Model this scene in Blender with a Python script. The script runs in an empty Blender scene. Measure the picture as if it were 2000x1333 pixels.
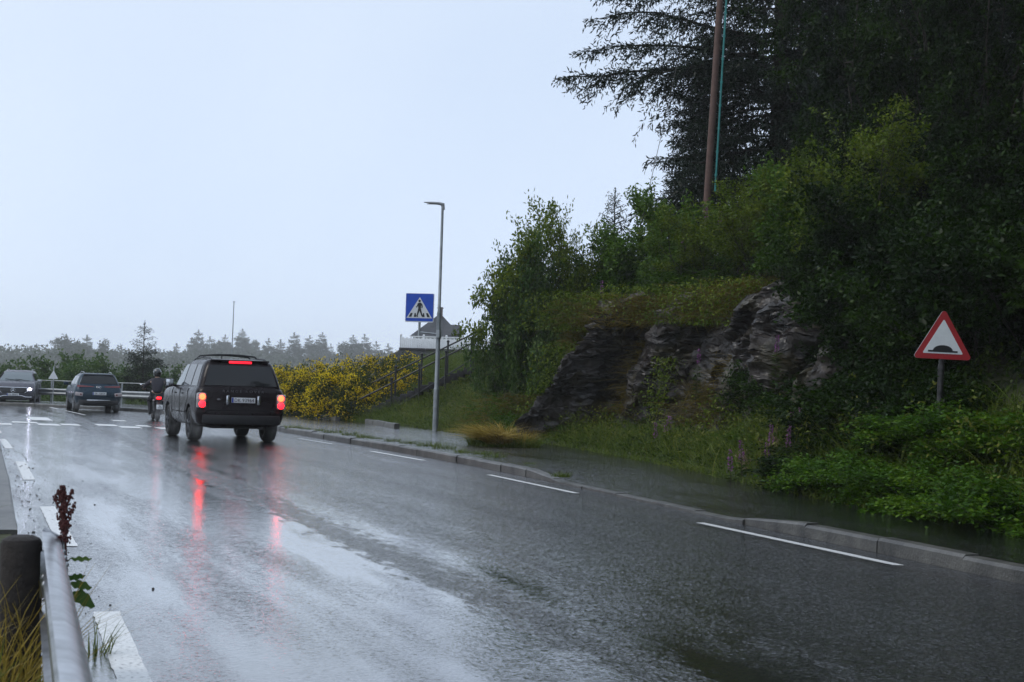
import bpy, bmesh, math, random
import numpy as np
from mathutils import Vector, Matrix, noise as mn
R = math.radians
C = bpy.context.scene.collection
scn = bpy.context.scene

# ------------------------------------------------------------------ camera, world, sun, exposure
CAM_H, FPX, H0, ROLL = 1.3, 2778.0, 99.0, R(1.8)
PITCH = math.atan(H0 / FPX)
cam = bpy.data.cameras.new('camera'); cam.lens = 50; cam.sensor_width = 36; cam.clip_end = 3000; cam.clip_start = 0.05
cam_o = bpy.data.objects.new('camera', cam); C.objects.link(cam_o)
cam_o.matrix_world = Matrix.Translation((0, 0, CAM_H)) @ Matrix.Rotation(R(90) + PITCH, 4, 'X') @ Matrix.Rotation(ROLL, 4, 'Z')
cam.dof.use_dof = True; cam.dof.focus_distance = 30; cam.dof.aperture_fstop = 7.1
scn.camera = cam_o
SUN_EL, SUN_ROT = R(48), R(-105)          # soft light from the open sky on the left
w = bpy.data.worlds.new('World'); scn.world = w; w.use_nodes = True
nt = w.node_tree; nt.nodes.clear()
sky = nt.nodes.new('ShaderNodeTexSky'); sky.sky_type = 'NISHITA'; sky.sun_disc = False
sky.sun_elevation = SUN_EL; sky.sun_rotation = SUN_ROT; sky.air_density = 1.0; sky.dust_density = 3.0; sky.ozone_density = 1.0
geo = nt.nodes.new('ShaderNodeTexCoord')
cn = nt.nodes.new('ShaderNodeTexNoise'); cn.inputs['Scale'].default_value = 2.2; cn.inputs['Detail'].default_value = 4
ramp = nt.nodes.new('ShaderNodeValToRGB')
ramp.color_ramp.elements[0].position = 0.3; ramp.color_ramp.elements[0].color = (6.9, 8.2, 10.3, 1)
ramp.color_ramp.elements[1].position = 0.75; ramp.color_ramp.elements[1].color = (8.2, 9.3, 10.9, 1)
mix = nt.nodes.new('ShaderNodeMix'); mix.data_type = 'RGBA'; mix.inputs[0].default_value = 0.9
bg = nt.nodes.new('ShaderNodeBackground'); bg.inputs['Strength'].default_value = 0.1
wo = nt.nodes.new('ShaderNodeOutputWorld')
L = nt.links.new
L(geo.outputs['Generated'], cn.inputs['Vector']); L(cn.outputs['Fac'], ramp.inputs[0])
L(sky.outputs[0], mix.inputs[6]); L(ramp.outputs[0], mix.inputs[7])      # overcast: an even cloud deck over the clear sky
sep = nt.nodes.new('ShaderNodeSeparateXYZ'); L(geo.outputs['Generated'], sep.inputs[0])
def wm(op, a, b):
    q = nt.nodes.new('ShaderNodeMath'); q.operation = op
    for i, v in enumerate((a, b)):
        if isinstance(v, float): q.inputs[i].default_value = v
        else: L(v, q.inputs[i])
    return q.outputs[0]
lowb_ = wm('ADD', wm('MULTIPLY', wm('POWER', wm('SUBTRACT', 1.0, wm('ABSOLUTE', sep.outputs[2], 0.0)), 6.0), 0.22), 1.0)   # the cloud deck is brighter low down
sc0 = nt.nodes.new('ShaderNodeVectorMath'); sc0.operation = 'SCALE'; L(mix.outputs[2], sc0.inputs[0]); L(lowb_, sc0.inputs['Scale'])
L(sc0.outputs[0], bg.inputs['Color']); L(bg.outputs[0], wo.inputs['Surface'])
sl = bpy.data.lights.new('sun', 'SUN'); sl.energy = 1.0; sl.angle = R(20); sl.color = (1, .96, .9)
so = bpy.data.objects.new('sun', sl); C.objects.link(so)
sd = Vector((math.sin(SUN_ROT) * math.cos(SUN_EL), math.cos(SUN_ROT) * math.cos(SUN_EL), math.sin(SUN_EL)))
so.rotation_euler = sd.to_track_quat('Z', 'Y').to_euler()
scn.view_settings.view_transform = 'Standard'; scn.view_settings.look = 'None'
scn.view_settings.exposure = 0.0; scn.view_settings.gamma = 1.0
scn.cycles.max_bounces = 8; scn.cycles.transparent_max_bounces = 8; scn.cycles.volume_bounces = 1

# ------------------------------------------------------------------ helpers
_ca, _sa, _cp, _sp = math.cos(ROLL), math.sin(ROLL), math.cos(PITCH), math.sin(PITCH)
def ray(px, py):
    dx, dy = px - 1000, py - 666.5
    u = dx * _ca + dy * _sa; v = -dx * _sa + dy * _ca
    a, c = u / FPX, -v / FPX
    return Vector((a, _cp - c * _sp, _sp + c * _cp))
def gnd(px, py, h=0.0):
    r = ray(px, py); return Vector((0, 0, CAM_H)) + r * ((h - CAM_H) / r.z)
def at(px, py, Y):
    r = ray(px, py); return Vector((0, 0, CAM_H)) + r * (Y / r.y)

class MB:
    def __init__(s): s.v = []; s.f = []; s.m = []; s.mi = 0
    def add(s, vs, fs):
        n = len(s.v); s.v += [tuple(p) for p in vs]; s.f += [tuple(i + n for i in f) for f in fs]; s.m += [s.mi] * len(fs); return s
    def box(s, c, d, rot=None, bev=0.0):
        x, y, z = d[0] / 2, d[1] / 2, d[2] / 2
        if bev > 0:
            b = min(bev, x * .9, y * .9, z * .9)
            bm = bmesh.new(); bmesh.ops.create_cube(bm, size=1)
            for q in bm.verts: q.co = Vector((q.co.x * 2 * x, q.co.y * 2 * y, q.co.z * 2 * z))
            bmesh.ops.bevel(bm, geom=bm.edges[:], offset=b, segments=2, affect='EDGES', profile=.5)
            bm.verts.index_update(); pts = [q.co.copy() for q in bm.verts]; fs = [[q.index for q in f.verts] for f in bm.faces]; bm.free()
        else:
            pts = [Vector((a, b_, e)) for a in (-x, x) for b_ in (-y, y) for e in (-z, z)]
            fs = [(0, 1, 3, 2), (4, 6, 7, 5), (0, 4, 5, 1), (2, 3, 7, 6), (0, 2, 6, 4), (1, 5, 7, 3)]
        if rot is not None: pts = [rot @ p for p in pts]
        c = Vector(c); return s.add([p + c for p in pts], fs)
    def tube(s, path, r, n=8, cap=True):
        path = [Vector(p) for p in path]
        rs = r if isinstance(r, (list, tuple)) else [r] * len(path)
        vs = []; fs = []; ref = None
        for i, p in enumerate(path):
            d = (path[min(i + 1, len(path) - 1)] - path[max(i - 1, 0)]).normalized()
            if ref is None: ref = d.orthogonal().normalized()
            ref = (ref - d * ref.dot(d)).normalized(); b = d.cross(ref)
            for k in range(n):
                a = 2 * math.pi * k / n; vs.append(p + (ref * math.cos(a) + b * math.sin(a)) * rs[i])
        for i in range(len(path) - 1):
            for k in range(n):
                fs.append((i * n + k, i * n + (k + 1) % n, (i + 1) * n + (k + 1) % n, (i + 1) * n + k))
        if cap: fs.append(tuple(range(n))[::-1]); fs.append(tuple((len(path) - 1) * n + k for k in range(n)))
        return s.add(vs, fs)
    def cyl(s, a, b, r, r2=None, n=12): return s.tube([a, b], [r, r if r2 is None else r2], n)
    def lathe(s, prof, c=(0, 0, 0), axis='z', n=24):
        vs = []; fs = []; c = Vector(c)
        for (r, h) in prof:
            for k in range(n):
                a = 2 * math.pi * k / n; x, y = r * math.cos(a), r * math.sin(a)
                vs.append(c + (Vector((x, y, h)) if axis == 'z' else Vector((h, x, y)) if axis == 'x' else Vector((x, h, y))))
        for i in range(len(prof) - 1):
            for k in range(n): fs.append((i * n + k, i * n + (k + 1) % n, (i + 1) * n + (k + 1) % n, (i + 1) * n + k))
        return s.add(vs, fs)
    def ball(s, c, rad, n=12, m=8):
        rad = rad if isinstance(rad, (tuple, list)) else (rad,) * 3
        vs = []; fs = []
        for i in range(m + 1):
            t = math.pi * i / m
            for k in range(n):
                a = 2 * math.pi * k / n
                vs.append((c[0] + rad[0] * math.sin(t) * math.cos(a), c[1] + rad[1] * math.sin(t) * math.sin(a), c[2] + rad[2] * math.cos(t)))
        for i in range(m):
            for k in range(n): fs.append((i * n + k, (i + 1) * n + k, (i + 1) * n + (k + 1) % n, i * n + (k + 1) % n))
        return s.add(vs, fs)
    def prism(s, pts, y0, y1):            # outline in x,z, thickness along y
        n = len(pts); vs = [(p[0], y0, p[1]) for p in pts] + [(p[0], y1, p[1]) for p in pts]
        fs = [tuple(range(n)), tuple(range(2 * n - 1, n - 1, -1))] + [(i, i + n, (i + 1) % n + n, (i + 1) % n) for i in range(n)]
        return s.add(vs, fs)
    def build(s, name, mats, parent=None, smooth=True, angle=35):
        me = bpy.data.meshes.new(name); me.from_pydata(s.v, [], s.f)
        mats = mats if isinstance(mats, (list, tuple)) else [mats]
        for m in mats: me.materials.append(m)
        bm = bmesh.new(); bm.from_mesh(me)
        bmesh.ops.remove_doubles(bm, verts=bm.verts, dist=1e-5); bmesh.ops.recalc_face_normals(bm, faces=bm.faces)
        if len(mats) == 1:
            pass
        bm.to_mesh(me); bm.free()
        if len(mats) > 1 and len(me.polygons) == len(s.m): me.polygons.foreach_set('material_index', s.m)
        if smooth:
            me.polygons.foreach_set('use_smooth', [True] * len(me.polygons))
            me.set_sharp_from_angle(angle=R(angle))
        o = bpy.data.objects.new(name, me); C.objects.link(o)
        if parent is not None: o.parent = parent
        return o

def obj(name, me, parent=None):
    o = bpy.data.objects.new(name, me); C.objects.link(o)
    if parent is not None: o.parent = parent
    return o
def tag(o, label=None, cat=None, group=None, kind=None):
    if label: o['label'] = label
    if cat: o['category'] = cat
    if group: o['group'] = group
    if kind: o['kind'] = kind
    return o
def empty(name, loc=(0, 0, 0), rz=0.0):
    o = bpy.data.objects.new(name, None); C.objects.link(o); o.location = loc; o.rotation_euler = (0, 0, rz); o.empty_display_size = .1
    return o
def kids(o): return [c for c in bpy.data.objects if c.parent is o]
def copy_tree(o, loc=None, rz=None, scale=None, parent=None):
    c = o.copy(); C.objects.link(c)
    if parent is not None: c.parent = parent
    for k in KIDS.get(o.name, None) or kids(o): copy_tree(k, parent=c)
    if loc is not None: c.location = loc
    if rz is not None: c.rotation_euler = (c.rotation_euler.x, c.rotation_euler.y, rz)
    if scale is not None: c.scale = scale if isinstance(scale, (tuple, list)) else (scale,) * 3
    return c
KIDS = {}
def npmesh(name, V, F, mats, smooth=False, mi=None):
    """V (n,3), F (m,k) -> mesh, built fast"""
    me = bpy.data.meshes.new(name); V = np.asarray(V, np.float32); F = np.asarray(F, np.int32); k = F.shape[1]
    me.vertices.add(len(V)); me.vertices.foreach_set('co', V.ravel())
    me.loops.add(F.size); me.loops.foreach_set('vertex_index', F.ravel())
    me.polygons.add(len(F)); me.polygons.foreach_set('loop_start', np.arange(0, F.size, k, dtype=np.int32))
    for m in (mats if isinstance(mats, (list, tuple)) else [mats]): me.materials.append(m)
    if mi is not None: me.polygons.foreach_set('material_index', np.asarray(mi, np.int32))
    if smooth: me.polygons.foreach_set('use_smooth', np.ones(len(F), bool))
    me.update(calc_edges=True); me.validate(); return me

# ------------------------------------------------------------------ materials
def mat(name, col, rough=.6, metal=0.0, spec=.5, emit=None, estr=0, coat=0, noise=None, bump=None, alpha=None):
    """noise=(scale, dark mult, light mult)   bump=(scale, strength)"""
    m = bpy.data.materials.new(name); m.use_nodes = True; n = m.node_tree; b = n.nodes['Principled BSDF']
    b.inputs['Base Color'].default_value = (*col, 1); b.inputs['Roughness'].default_value = rough; b.inputs['Metallic'].default_value = metal
    b.inputs['Specular IOR Level'].default_value = spec; b.inputs['Coat Weight'].default_value = coat; b.inputs['Coat Roughness'].default_value = .06
    tc = n.nodes.new('ShaderNodeTexCoord')
    if emit: b.inputs['Emission Color'].default_value = (*emit, 1); b.inputs['Emission Strength'].default_value = estr
    if noise:
        t = n.nodes.new('ShaderNodeTexNoise'); t.inputs['Scale'].default_value = noise[0]; t.inputs['Detail'].default_value = 6; t.inputs['Roughness'].default_value = .65
        n.links.new(tc.outputs['Object'], t.inputs['Vector'])
        r = n.nodes.new('ShaderNodeValToRGB'); r.color_ramp.elements[0].position = .3; r.color_ramp.elements[1].position = .7
        r.color_ramp.elements[0].color = (*[c * noise[1] for c in col], 1); r.color_ramp.elements[1].color = (*[min(1, c * noise[2]) for c in col], 1)
        n.links.new(t.outputs['Fac'], r.inputs[0]); n.links.new(r.outputs[0], b.inputs['Base Color'])
    if bump:
        t = n.nodes.new('ShaderNodeTexNoise'); t.inputs['Scale'].default_value = bump[0]; t.inputs['Detail'].default_value = 5
        n.links.new(tc.outputs['Object'], t.inputs['Vector'])
        u = n.nodes.new('ShaderNodeBump'); u.inputs['Strength'].default_value = bump[1]; u.inputs['Distance'].default_value = .01
        n.links.new(t.outputs['Fac'], u.inputs['Height']); n.links.new(u.outputs[0], b.inputs['Normal'])
    return m

def leafmat(name, cols, rough=.33, trans=.35, clump=1.2):
    """foliage: each leaf takes its own tone between the colours; paler and deeper clumps"""
    m = bpy.data.materials.new(name); m.use_nodes = True; n = m.node_tree; n.nodes.clear(); l = n.links.new
    out = n.nodes.new('ShaderNodeOutputMaterial'); b = n.nodes.new('ShaderNodeBsdfPrincipled'); t = n.nodes.new('ShaderNodeBsdfTranslucent'); mx = n.nodes.new('ShaderNodeMixShader')
    g = n.nodes.new('ShaderNodeNewGeometry'); r = n.nodes.new('ShaderNodeValToRGB'); e = r.color_ramp.elements
    tc = n.nodes.new('ShaderNodeTexCoord'); nz = n.nodes.new('ShaderNodeTexNoise'); nz.inputs['Scale'].default_value = clump; nz.inputs['Detail'].default_value = 3
    l(tc.outputs['Object'], nz.inputs['Vector'])
    ad = n.nodes.new('ShaderNodeMath'); ad.operation = 'MULTIPLY_ADD'; ad.inputs[1].default_value = .5
    mm = n.nodes.new('ShaderNodeMapRange'); mm.inputs['From Min'].default_value = .3; mm.inputs['From Max'].default_value = .7; mm.inputs['To Max'].default_value = .5
    l(nz.outputs['Fac'], mm.inputs['Value']); l(g.outputs['Random Per Island'], ad.inputs[0]); l(mm.outputs[0], ad.inputs[2]); l(ad.outputs[0], r.inputs[0])
    e[0].position = 0.05; e[0].color = (*cols[0], 1); e[1].position = .95; e[1].color = (*cols[-1], 1)
    for i, c in enumerate(cols[1:-1]):
        q = e.new((i + 1) / (len(cols) - 1)); q.color = (*c, 1)
    l(r.outputs[0], b.inputs['Base Color']); l(r.outputs[0], t.inputs['Color']); b.inputs['Roughness'].default_value = rough; b.inputs['Specular IOR Level'].default_value = .12
    mx.inputs[0].default_value = trans; l(b.outputs[0], mx.inputs[1]); l(t.outputs[0], mx.inputs[2]); l(mx.outputs[0], out.inputs['Surface'])
    return m

M = {}
M['birch'] = leafmat('birch_leaf', [(.04, .075, .005), (.1, .155, .01), (.22, .26, .025)])
M['willow'] = leafmat('willow_leaf', [(.024, .065, .015), (.065, .125, .028), (.14, .2, .055)])
M['broad'] = leafmat('broad_leaf', [(.012, .034, .002), (.032, .078, .003), (.08, .15, .006)])
M['rowan'] = leafmat('rowan_leaf', [(.035, .085, .01), (.08, .16, .02), (.16, .25, .035)])
M['shade_leaf'] = leafmat('shade_darkened_leaf', [(.004, .013, .0015), (.011, .03, .002), (.035, .075, .003)], clump=.8)  # leaves of the dim right side, with the shade put into their colour
M['bramble'] = leafmat('bramble_leaf', [(.018, .055, .003), (.05, .125, .006), (.13, .22, .01)])
M['ground_leaf'] = leafmat('ground_cover_leaf', [(.018, .038, .004), (.042, .075, .008), (.085, .12, .016)], clump=.5)
M['grass'] = leafmat('grass_blade', [(.05, .085, .009), (.1, .15, .018), (.18, .2, .04)], clump=.8)
M['dry_grass'] = leafmat('dry_grass_blade', [(.05, .05, .01), (.13, .1, .018), (.24, .17, .03)])
M['weed'] = leafmat('weed_blade', [(.05, .085, .008), (.12, .155, .018), (.26, .24, .06)])
M['gold_grass'] = leafmat('golden_grass_blade', [(.16, .13, .025), (.34, .25, .045), (.55, .4, .09)])
M['spruce'] = leafmat('spruce_needle', [(.006, .013, .007), (.011, .022, .011), (.02, .036, .017)], trans=.12, clump=.7)
M['spruce_mid'] = leafmat('young_spruce_needle', [(.016, .034, .024), (.026, .05, .034), (.045, .075, .05)], trans=.15)
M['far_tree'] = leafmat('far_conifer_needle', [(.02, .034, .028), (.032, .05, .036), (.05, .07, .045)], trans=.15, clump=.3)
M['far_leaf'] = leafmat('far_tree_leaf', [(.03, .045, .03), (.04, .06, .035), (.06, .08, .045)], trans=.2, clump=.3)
M['gorse'] = leafmat('gorse_needle', [(.02, .04, .008), (.045, .07, .012), (.08, .11, .02)], trans=.2)
M['gorse_fl'] = leafmat('gorse_flower', [(.66, .46, .008), (.85, .63, .012), (.92, .76, .03)], trans=.3)
M['fire_fl'] = leafmat('fireweed_flower', [(.2, .06, .2), (.32, .13, .31), (.45, .24, .43)], trans=.3)
M['seed'] = leafmat('fireweed_seed', [(.2, .12, .09), (.32, .2, .16), (.42, .3, .25)], trans=.3)
M['dock'] = mat('dock_seed', (.07, .016, .014), .7, noise=(60, .5, 1.6))
M['dock_leaf'] = leafmat('dock_leaf', [(.03, .075, .012), (.05, .11, .02), (.08, .14, .03)], clump=6)
M['bark'] = mat('bark', (.03, .023, .017), .9, noise=(6, .5, 1.5), bump=(25, .6))
M['twig'] = mat('twig_bark', (.035, .025, .018), .85, noise=(9, .6, 1.4))
M['black_metal'] = mat('black_metal', (.012, .012, .013), .45, noise=(20, .7, 1.5))
M['galv'] = mat('galvanised_steel', (.42, .44, .45), .42, .85, noise=(7, .75, 1.15), bump=(60, .05))
M['pole_steel'] = mat('lamp_pole_steel', (.3, .32, .33), .5, .7, noise=(5, .75, 1.2))
M['white_paint'] = mat('white_paint', (.84, .85, .85), .5, noise=(3, .85, 1.05))
M['sign_white'] = mat('sign_white', (.72, .74, .75), .4, noise=(8, .93, 1.04))
M['sign_blue'] = mat('sign_blue', (.004, .07, .5), .4, noise=(8, .9, 1.1))
M['sign_red'] = mat('sign_red', (.36, .006, .01), .4, noise=(8, .85, 1.1))
M['sign_black'] = mat('sign_black', (.008, .008, .009), .5)
M['sign_back'] = mat('sign_back_grey', (.32, .33, .34), .5, .3)
M['wood_post'] = mat('creosoted_wood', (.018, .014, .012), .85, noise=(12, .5, 1.8), bump=(40, .7))
M['pole_wood'] = mat('pole_wood', (.11, .062, .048), .75, noise=(5, .7, 1.25), bump=(40, .4))
M['teal'] = mat('teal_conduit', (.05, .3, .28), .5, noise=(8, .8, 1.2))
M['glass'] = mat('tinted_glass', (.006, .007, .008), .06, spec=.45)
M['lit_through_glass'] = mat('lit_through_glass', (.1, .13, .14), .05, spec=.7)  # opaque; the brightness seen through the pane is put into its colour
M['rubber'] = mat('rubber', (.012, .012, .012), .75, noise=(30, .7, 1.4))
M['dark_plastic'] = mat('dark_plastic', (.012, .012, .014), .5, noise=(15, .8, 1.3))
M['rim'] = mat('alloy', (.2, .2, .21), .35, .9)
M['rim_dark'] = mat('dark_alloy', (.04, .04, .045), .35, .8)
M['chrome'] = mat('chrome', (.65, .66, .68), .15, 1)
M['plate'] = mat('plate_white', (.72, .73, .74), .4)
M['plate_blue'] = mat('plate_blue', (.01, .05, .35), .4)
M['ink'] = mat('plate_ink', (.01, .01, .012), .5)
M['tail_on'] = mat('tail_lamp_on', (.4, .01, .015), .2, emit=(1, .006, .012), estr=9)
M['brake_on'] = mat('brake_lamp_on', (.6, .05, .02), .2, emit=(1, .042, .014), estr=13)
M['strip_on'] = mat('brake_strip_on', (.5, .01, .02), .2, emit=(1, .012, .03), estr=2)
M['tail_off'] = mat('tail_lamp_red', (.16, .006, .01), .15, coat=.6)
M['lamp_clear'] = mat('lamp_clear', (.42, .36, .36), .12, coat=.6)
M['head_on'] = mat('head_lamp_on', (.9, .9, 1), .2, emit=(.8, .8, 1), estr=16)
M['skin'] = mat('skin', (.4, .25, .18), .55)
M['jacket'] = mat('dark_jacket', (.022, .02, .03), .7, noise=(12, .7, 1.4), bump=(18, .3))
M['trousers'] = mat('dark_trousers', (.016, .016, .02), .75, noise=(12, .7, 1.4))
M['helmet'] = mat('helmet_black', (.008, .011, .01), .18, coat=.8)
M['red_paint'] = mat('red_paint', (.22, .008, .012), .25, coat=.6)
M['slate'] = mat('slate_roof', (.035, .038, .045), .55, noise=(2.5, .7, 1.3), bump=(8, .3))
M['brick'] = mat('chimney_brick', (.1, .075, .07), .85, noise=(4, .7, 1.3))
M['house_wall'] = mat('house_wall', (.62, .64, .64), .7, noise=(1.5, .9, 1.05))
M['stone_wall'] = mat('stone_wall', (.1, .1, .105), .85, noise=(2.2, .45, 1.5), bump=(5, .8))
M['coping'] = mat('coping', (.03, .027, .03), .8, noise=(3, .7, 1.4))
M['concrete'] = mat('concrete', (.052, .05, .044), .4, noise=(3.2, .35, 2.3), bump=(45, .5))

# ------------------------------------------------------------------ setting: road, pavement, kerbs, ground
TH = R(20.5)
def nnode(n, t, **kw):
    q = n.nodes.new(t)
    for k, v in kw.items(): setattr(q, k, v)
    return q
def road_coords(n):
    tc = nnode(n, 'ShaderNodeTexCoord'); mp = nnode(n, 'ShaderNodeMapping'); mp.inputs['Rotation'].default_value = (0, 0, -TH)
    n.links.new(tc.outputs['Object'], mp.inputs['Vector']); return tc, mp
def noise_node(n, src, scale, detail=4, stretch=None):
    l = n.links.new
    if stretch:
        mp = nnode(n, 'ShaderNodeMapping'); mp.inputs['Scale'].default_value = stretch; l(src, mp.inputs['Vector']); src = mp.outputs[0]
    t = nnode(n, 'ShaderNodeTexNoise'); t.inputs['Scale'].default_value = scale; t.inputs['Detail'].default_value = detail; l(src, t.inputs['Vector']); return t.outputs['Fac']
def ramp_node(n, src, stops):
    r = nnode(n, 'ShaderNodeValToRGB'); e = r.color_ramp.elements
    while len(e) < len(stops): e.new(.5)
    for q, (p, c) in zip(e, stops): q.position = p; q.color = (*c, 1) if isinstance(c, tuple) else (c, c, c, 1)
    n.links.new(src, r.inputs[0]); return r.outputs[0]
def math_node(n, op, a, b=None, c=None):
    q = nnode(n, 'ShaderNodeMath', operation=op)
    for i, v in enumerate((a, b, c)):
        if v is None: continue
        if isinstance(v, (int, float)): q.inputs[i].default_value = v
        else: n.links.new(v, q.inputs[i])
    return q.outputs[0]

def wet_asphalt(name, base, road=True):
    m = bpy.data.materials.new(name); m.use_nodes = True; n = m.node_tree; b = n.nodes['Principled BSDF']; l = n.links.new
    tc, mp = road_coords(n); P = tc.outputs['Object']; Q = mp.outputs[0]
    grain = noise_node(n, P, 55, 4); stone = nnode(n, 'ShaderNodeTexVoronoi'); stone.inputs['Scale'].default_value = 46; l(P, stone.inputs['Vector'])
    big = noise_node(n, Q, .55, 5, (1, .16, 1)); mid = noise_node(n, Q, 2.2, 5, (1, .12, 1)); fine = noise_node(n, Q, 9, 6, (1, .3, 1))
    sx = nnode(n, 'ShaderNodeSeparateXYZ'); l(Q, sx.inputs[0])
    wob = math_node(n, 'MULTIPLY_ADD', math_node(n, 'SUBTRACT', fine, .5), .8, sx.outputs[0])
    s = math_node(n, 'DIVIDE', wob, 10.0)
    if road:      # strips of bare, coarser asphalt: the joint down the middle and the edges of the wheel tracks
        strips = ramp_node(n, s, [(.0, .2), (.06, .12), (.28, 0.05), (.297, .62), (.313, .6), (.332, .12), (.39, .3), (.402, .55), (.415, .35), (.5, .6), (.54, .85), (.57, .6), (.66, .75), (.69, .55), (.72, .85)])
    else:
        strips = ramp_node(n, s, [(0, .5), (1, .5)])
    v = math_node(n, 'MULTIPLY_ADD', math_node(n, 'SUBTRACT', big, .5), .75, strips)
    v = math_node(n, 'MULTIPLY_ADD', math_node(n, 'SUBTRACT', mid, .5), .8, v)
    nq = nnode(n, 'ShaderNodeClamp'); l(v, nq.inputs['Value']); v = nq.outputs[0]          # 0 water film, 1 coarse and bare
    rough = nnode(n, 'ShaderNodeMapRange'); rough.inputs['To Min'].default_value = .07; rough.inputs['To Max'].default_value = .17; l(v, rough.inputs['Value'])
    l(rough.outputs[0], b.inputs['Roughness'])
    col = ramp_node(n, grain, [(.3, tuple(c * .45 for c in base)), (.62, tuple(c * 1.1 for c in base)), (.8, tuple(c * 1.8 for c in base))])
    sr_ = nnode(n, 'ShaderNodeSeparateColor'); l(stone.outputs['Color'], sr_.inputs[0]); pk = ramp_node(n, sr_.outputs[0], [(.8, 0.0), (.92, 1.0)])      # pale chippings
    cm = nnode(n, 'ShaderNodeMix', data_type='RGBA'); l(math_node(n, 'MULTIPLY', pk, v), cm.inputs[0]); l(col, cm.inputs[6]); cm.inputs[7].default_value = (.09, .09, .092, 1); l(cm.outputs[2], b.inputs['Base Color'])
    h = math_node(n, 'MULTIPLY_ADD', stone.outputs['Distance'], .6, grain)
    bs = nnode(n, 'ShaderNodeMapRange'); bs.inputs['To Min'].default_value = .09; bs.inputs['To Max'].default_value = 1.0; l(v, bs.inputs['Value'])
    bu = nnode(n, 'ShaderNodeBump'); bu.inputs['Distance'].default_value = .009; l(bs.outputs[0], bu.inputs['Strength']); l(h, bu.inputs['Height'])
    # every chipping lies at its own slight tilt and flashes sky or trees
    tl_ = nnode(n, 'ShaderNodeVectorMath', operation='SUBTRACT'); l(stone.outputs['Color'], tl_.inputs[0]); tl_.inputs[1].default_value = (.5, .5, .5)
    ts_ = nnode(n, 'ShaderNodeVectorMath', operation='SCALE'); l(tl_.outputs[0], ts_.inputs[0]); kk_ = nnode(n, 'ShaderNodeMapRange'); kk_.inputs['To Min'].default_value = .02; kk_.inputs['To Max'].default_value = .46; l(v, kk_.inputs['Value']); l(kk_.outputs[0], ts_.inputs['Scale'])
    ge_ = nnode(n, 'ShaderNodeNewGeometry'); ta_ = nnode(n, 'ShaderNodeVectorMath', operation='ADD'); l(ge_.outputs['Normal'], ta_.inputs[0]); l(ts_.outputs[0], ta_.inputs[1])
    tn_ = nnode(n, 'ShaderNodeVectorMath', operation='NORMALIZE'); l(ta_.outputs[0], tn_.inputs[0]); l(tn_.outputs[0], bu.inputs['Normal'])
    b2 = nnode(n, 'ShaderNodeBump'); b2.inputs['Distance'].default_value = .012; b2.inputs['Strength'].default_value = .14
    l(noise_node(n, P, 5, 3), b2.inputs['Height']); l(bu.outputs[0], b2.inputs['Normal']); l(b2.outputs[0], b.inputs['Normal'])
    b.inputs['Specular IOR Level'].default_value = .6
    cw = nnode(n, 'ShaderNodeMapRange'); cw.inputs['To Min'].default_value = .9; cw.inputs['To Max'].default_value = .12; l(v, cw.inputs['Value'])
    l(cw.outputs[0], b.inputs['Coat Weight']); b.inputs['Coat Roughness'].default_value = .07
    l(b2.outputs[0], b.inputs['Coat Normal'])
    return m
M['asphalt'] = wet_asphalt('wet_asphalt', (.012, .0125, .0145))
M['path_asphalt'] = wet_asphalt('wet_path_asphalt', (.014, .014, .014), False)
def worn_paint():
    m = mat('road_paint', (.72, .73, .72), .35); n = m.node_tree; b = n.nodes['Principled BSDF']; l = n.links.new
    tc, mp = road_coords(n)
    t = noise_node(n, tc.outputs['Object'], 45, 4); c = ramp_node(n, t, [(.33, (.3, .3, .3)), (.42, (.66, .67, .66)), (.7, (.8, .81, .8))]); l(c, b.inputs['Base Color'])
    bu = nnode(n, 'ShaderNodeBump'); bu.inputs['Distance'].default_value = .006; bu.inputs['Strength'].default_value = .7; l(t, bu.inputs['Height']); l(bu.outputs[0], b.inputs['Normal'])
    return m
M['paint'] = worn_paint()
def earth_mat(name, cols, sc):
    m = mat(name, cols[0], .85); n = m.node_tree; b = n.nodes['Principled BSDF']; tc = nnode(n, 'ShaderNodeTexCoord')
    t = noise_node(n, tc.outputs['Object'], sc, 7); n.links.new(ramp_node(n, t, [(.3, cols[0]), (.5, cols[1]), (.7, cols[2])]), b.inputs['Base Color'])
    bu = nnode(n, 'ShaderNodeBump'); bu.inputs['Distance'].default_value = .05; n.links.new(noise_node(n, tc.outputs['Object'], sc * 6, 5), bu.inputs['Height']); n.links.new(bu.outputs[0], b.inputs['Normal'])
    return m
M['earth'] = earth_mat('grassy_earth', [(.02, .018, .01), (.028, .036, .012), (.05, .055, .018)], 1.3)
M['field'] = earth_mat('field', [(.03, .04, .014), (.045, .055, .02), (.06, .06, .026)], .4)

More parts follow.
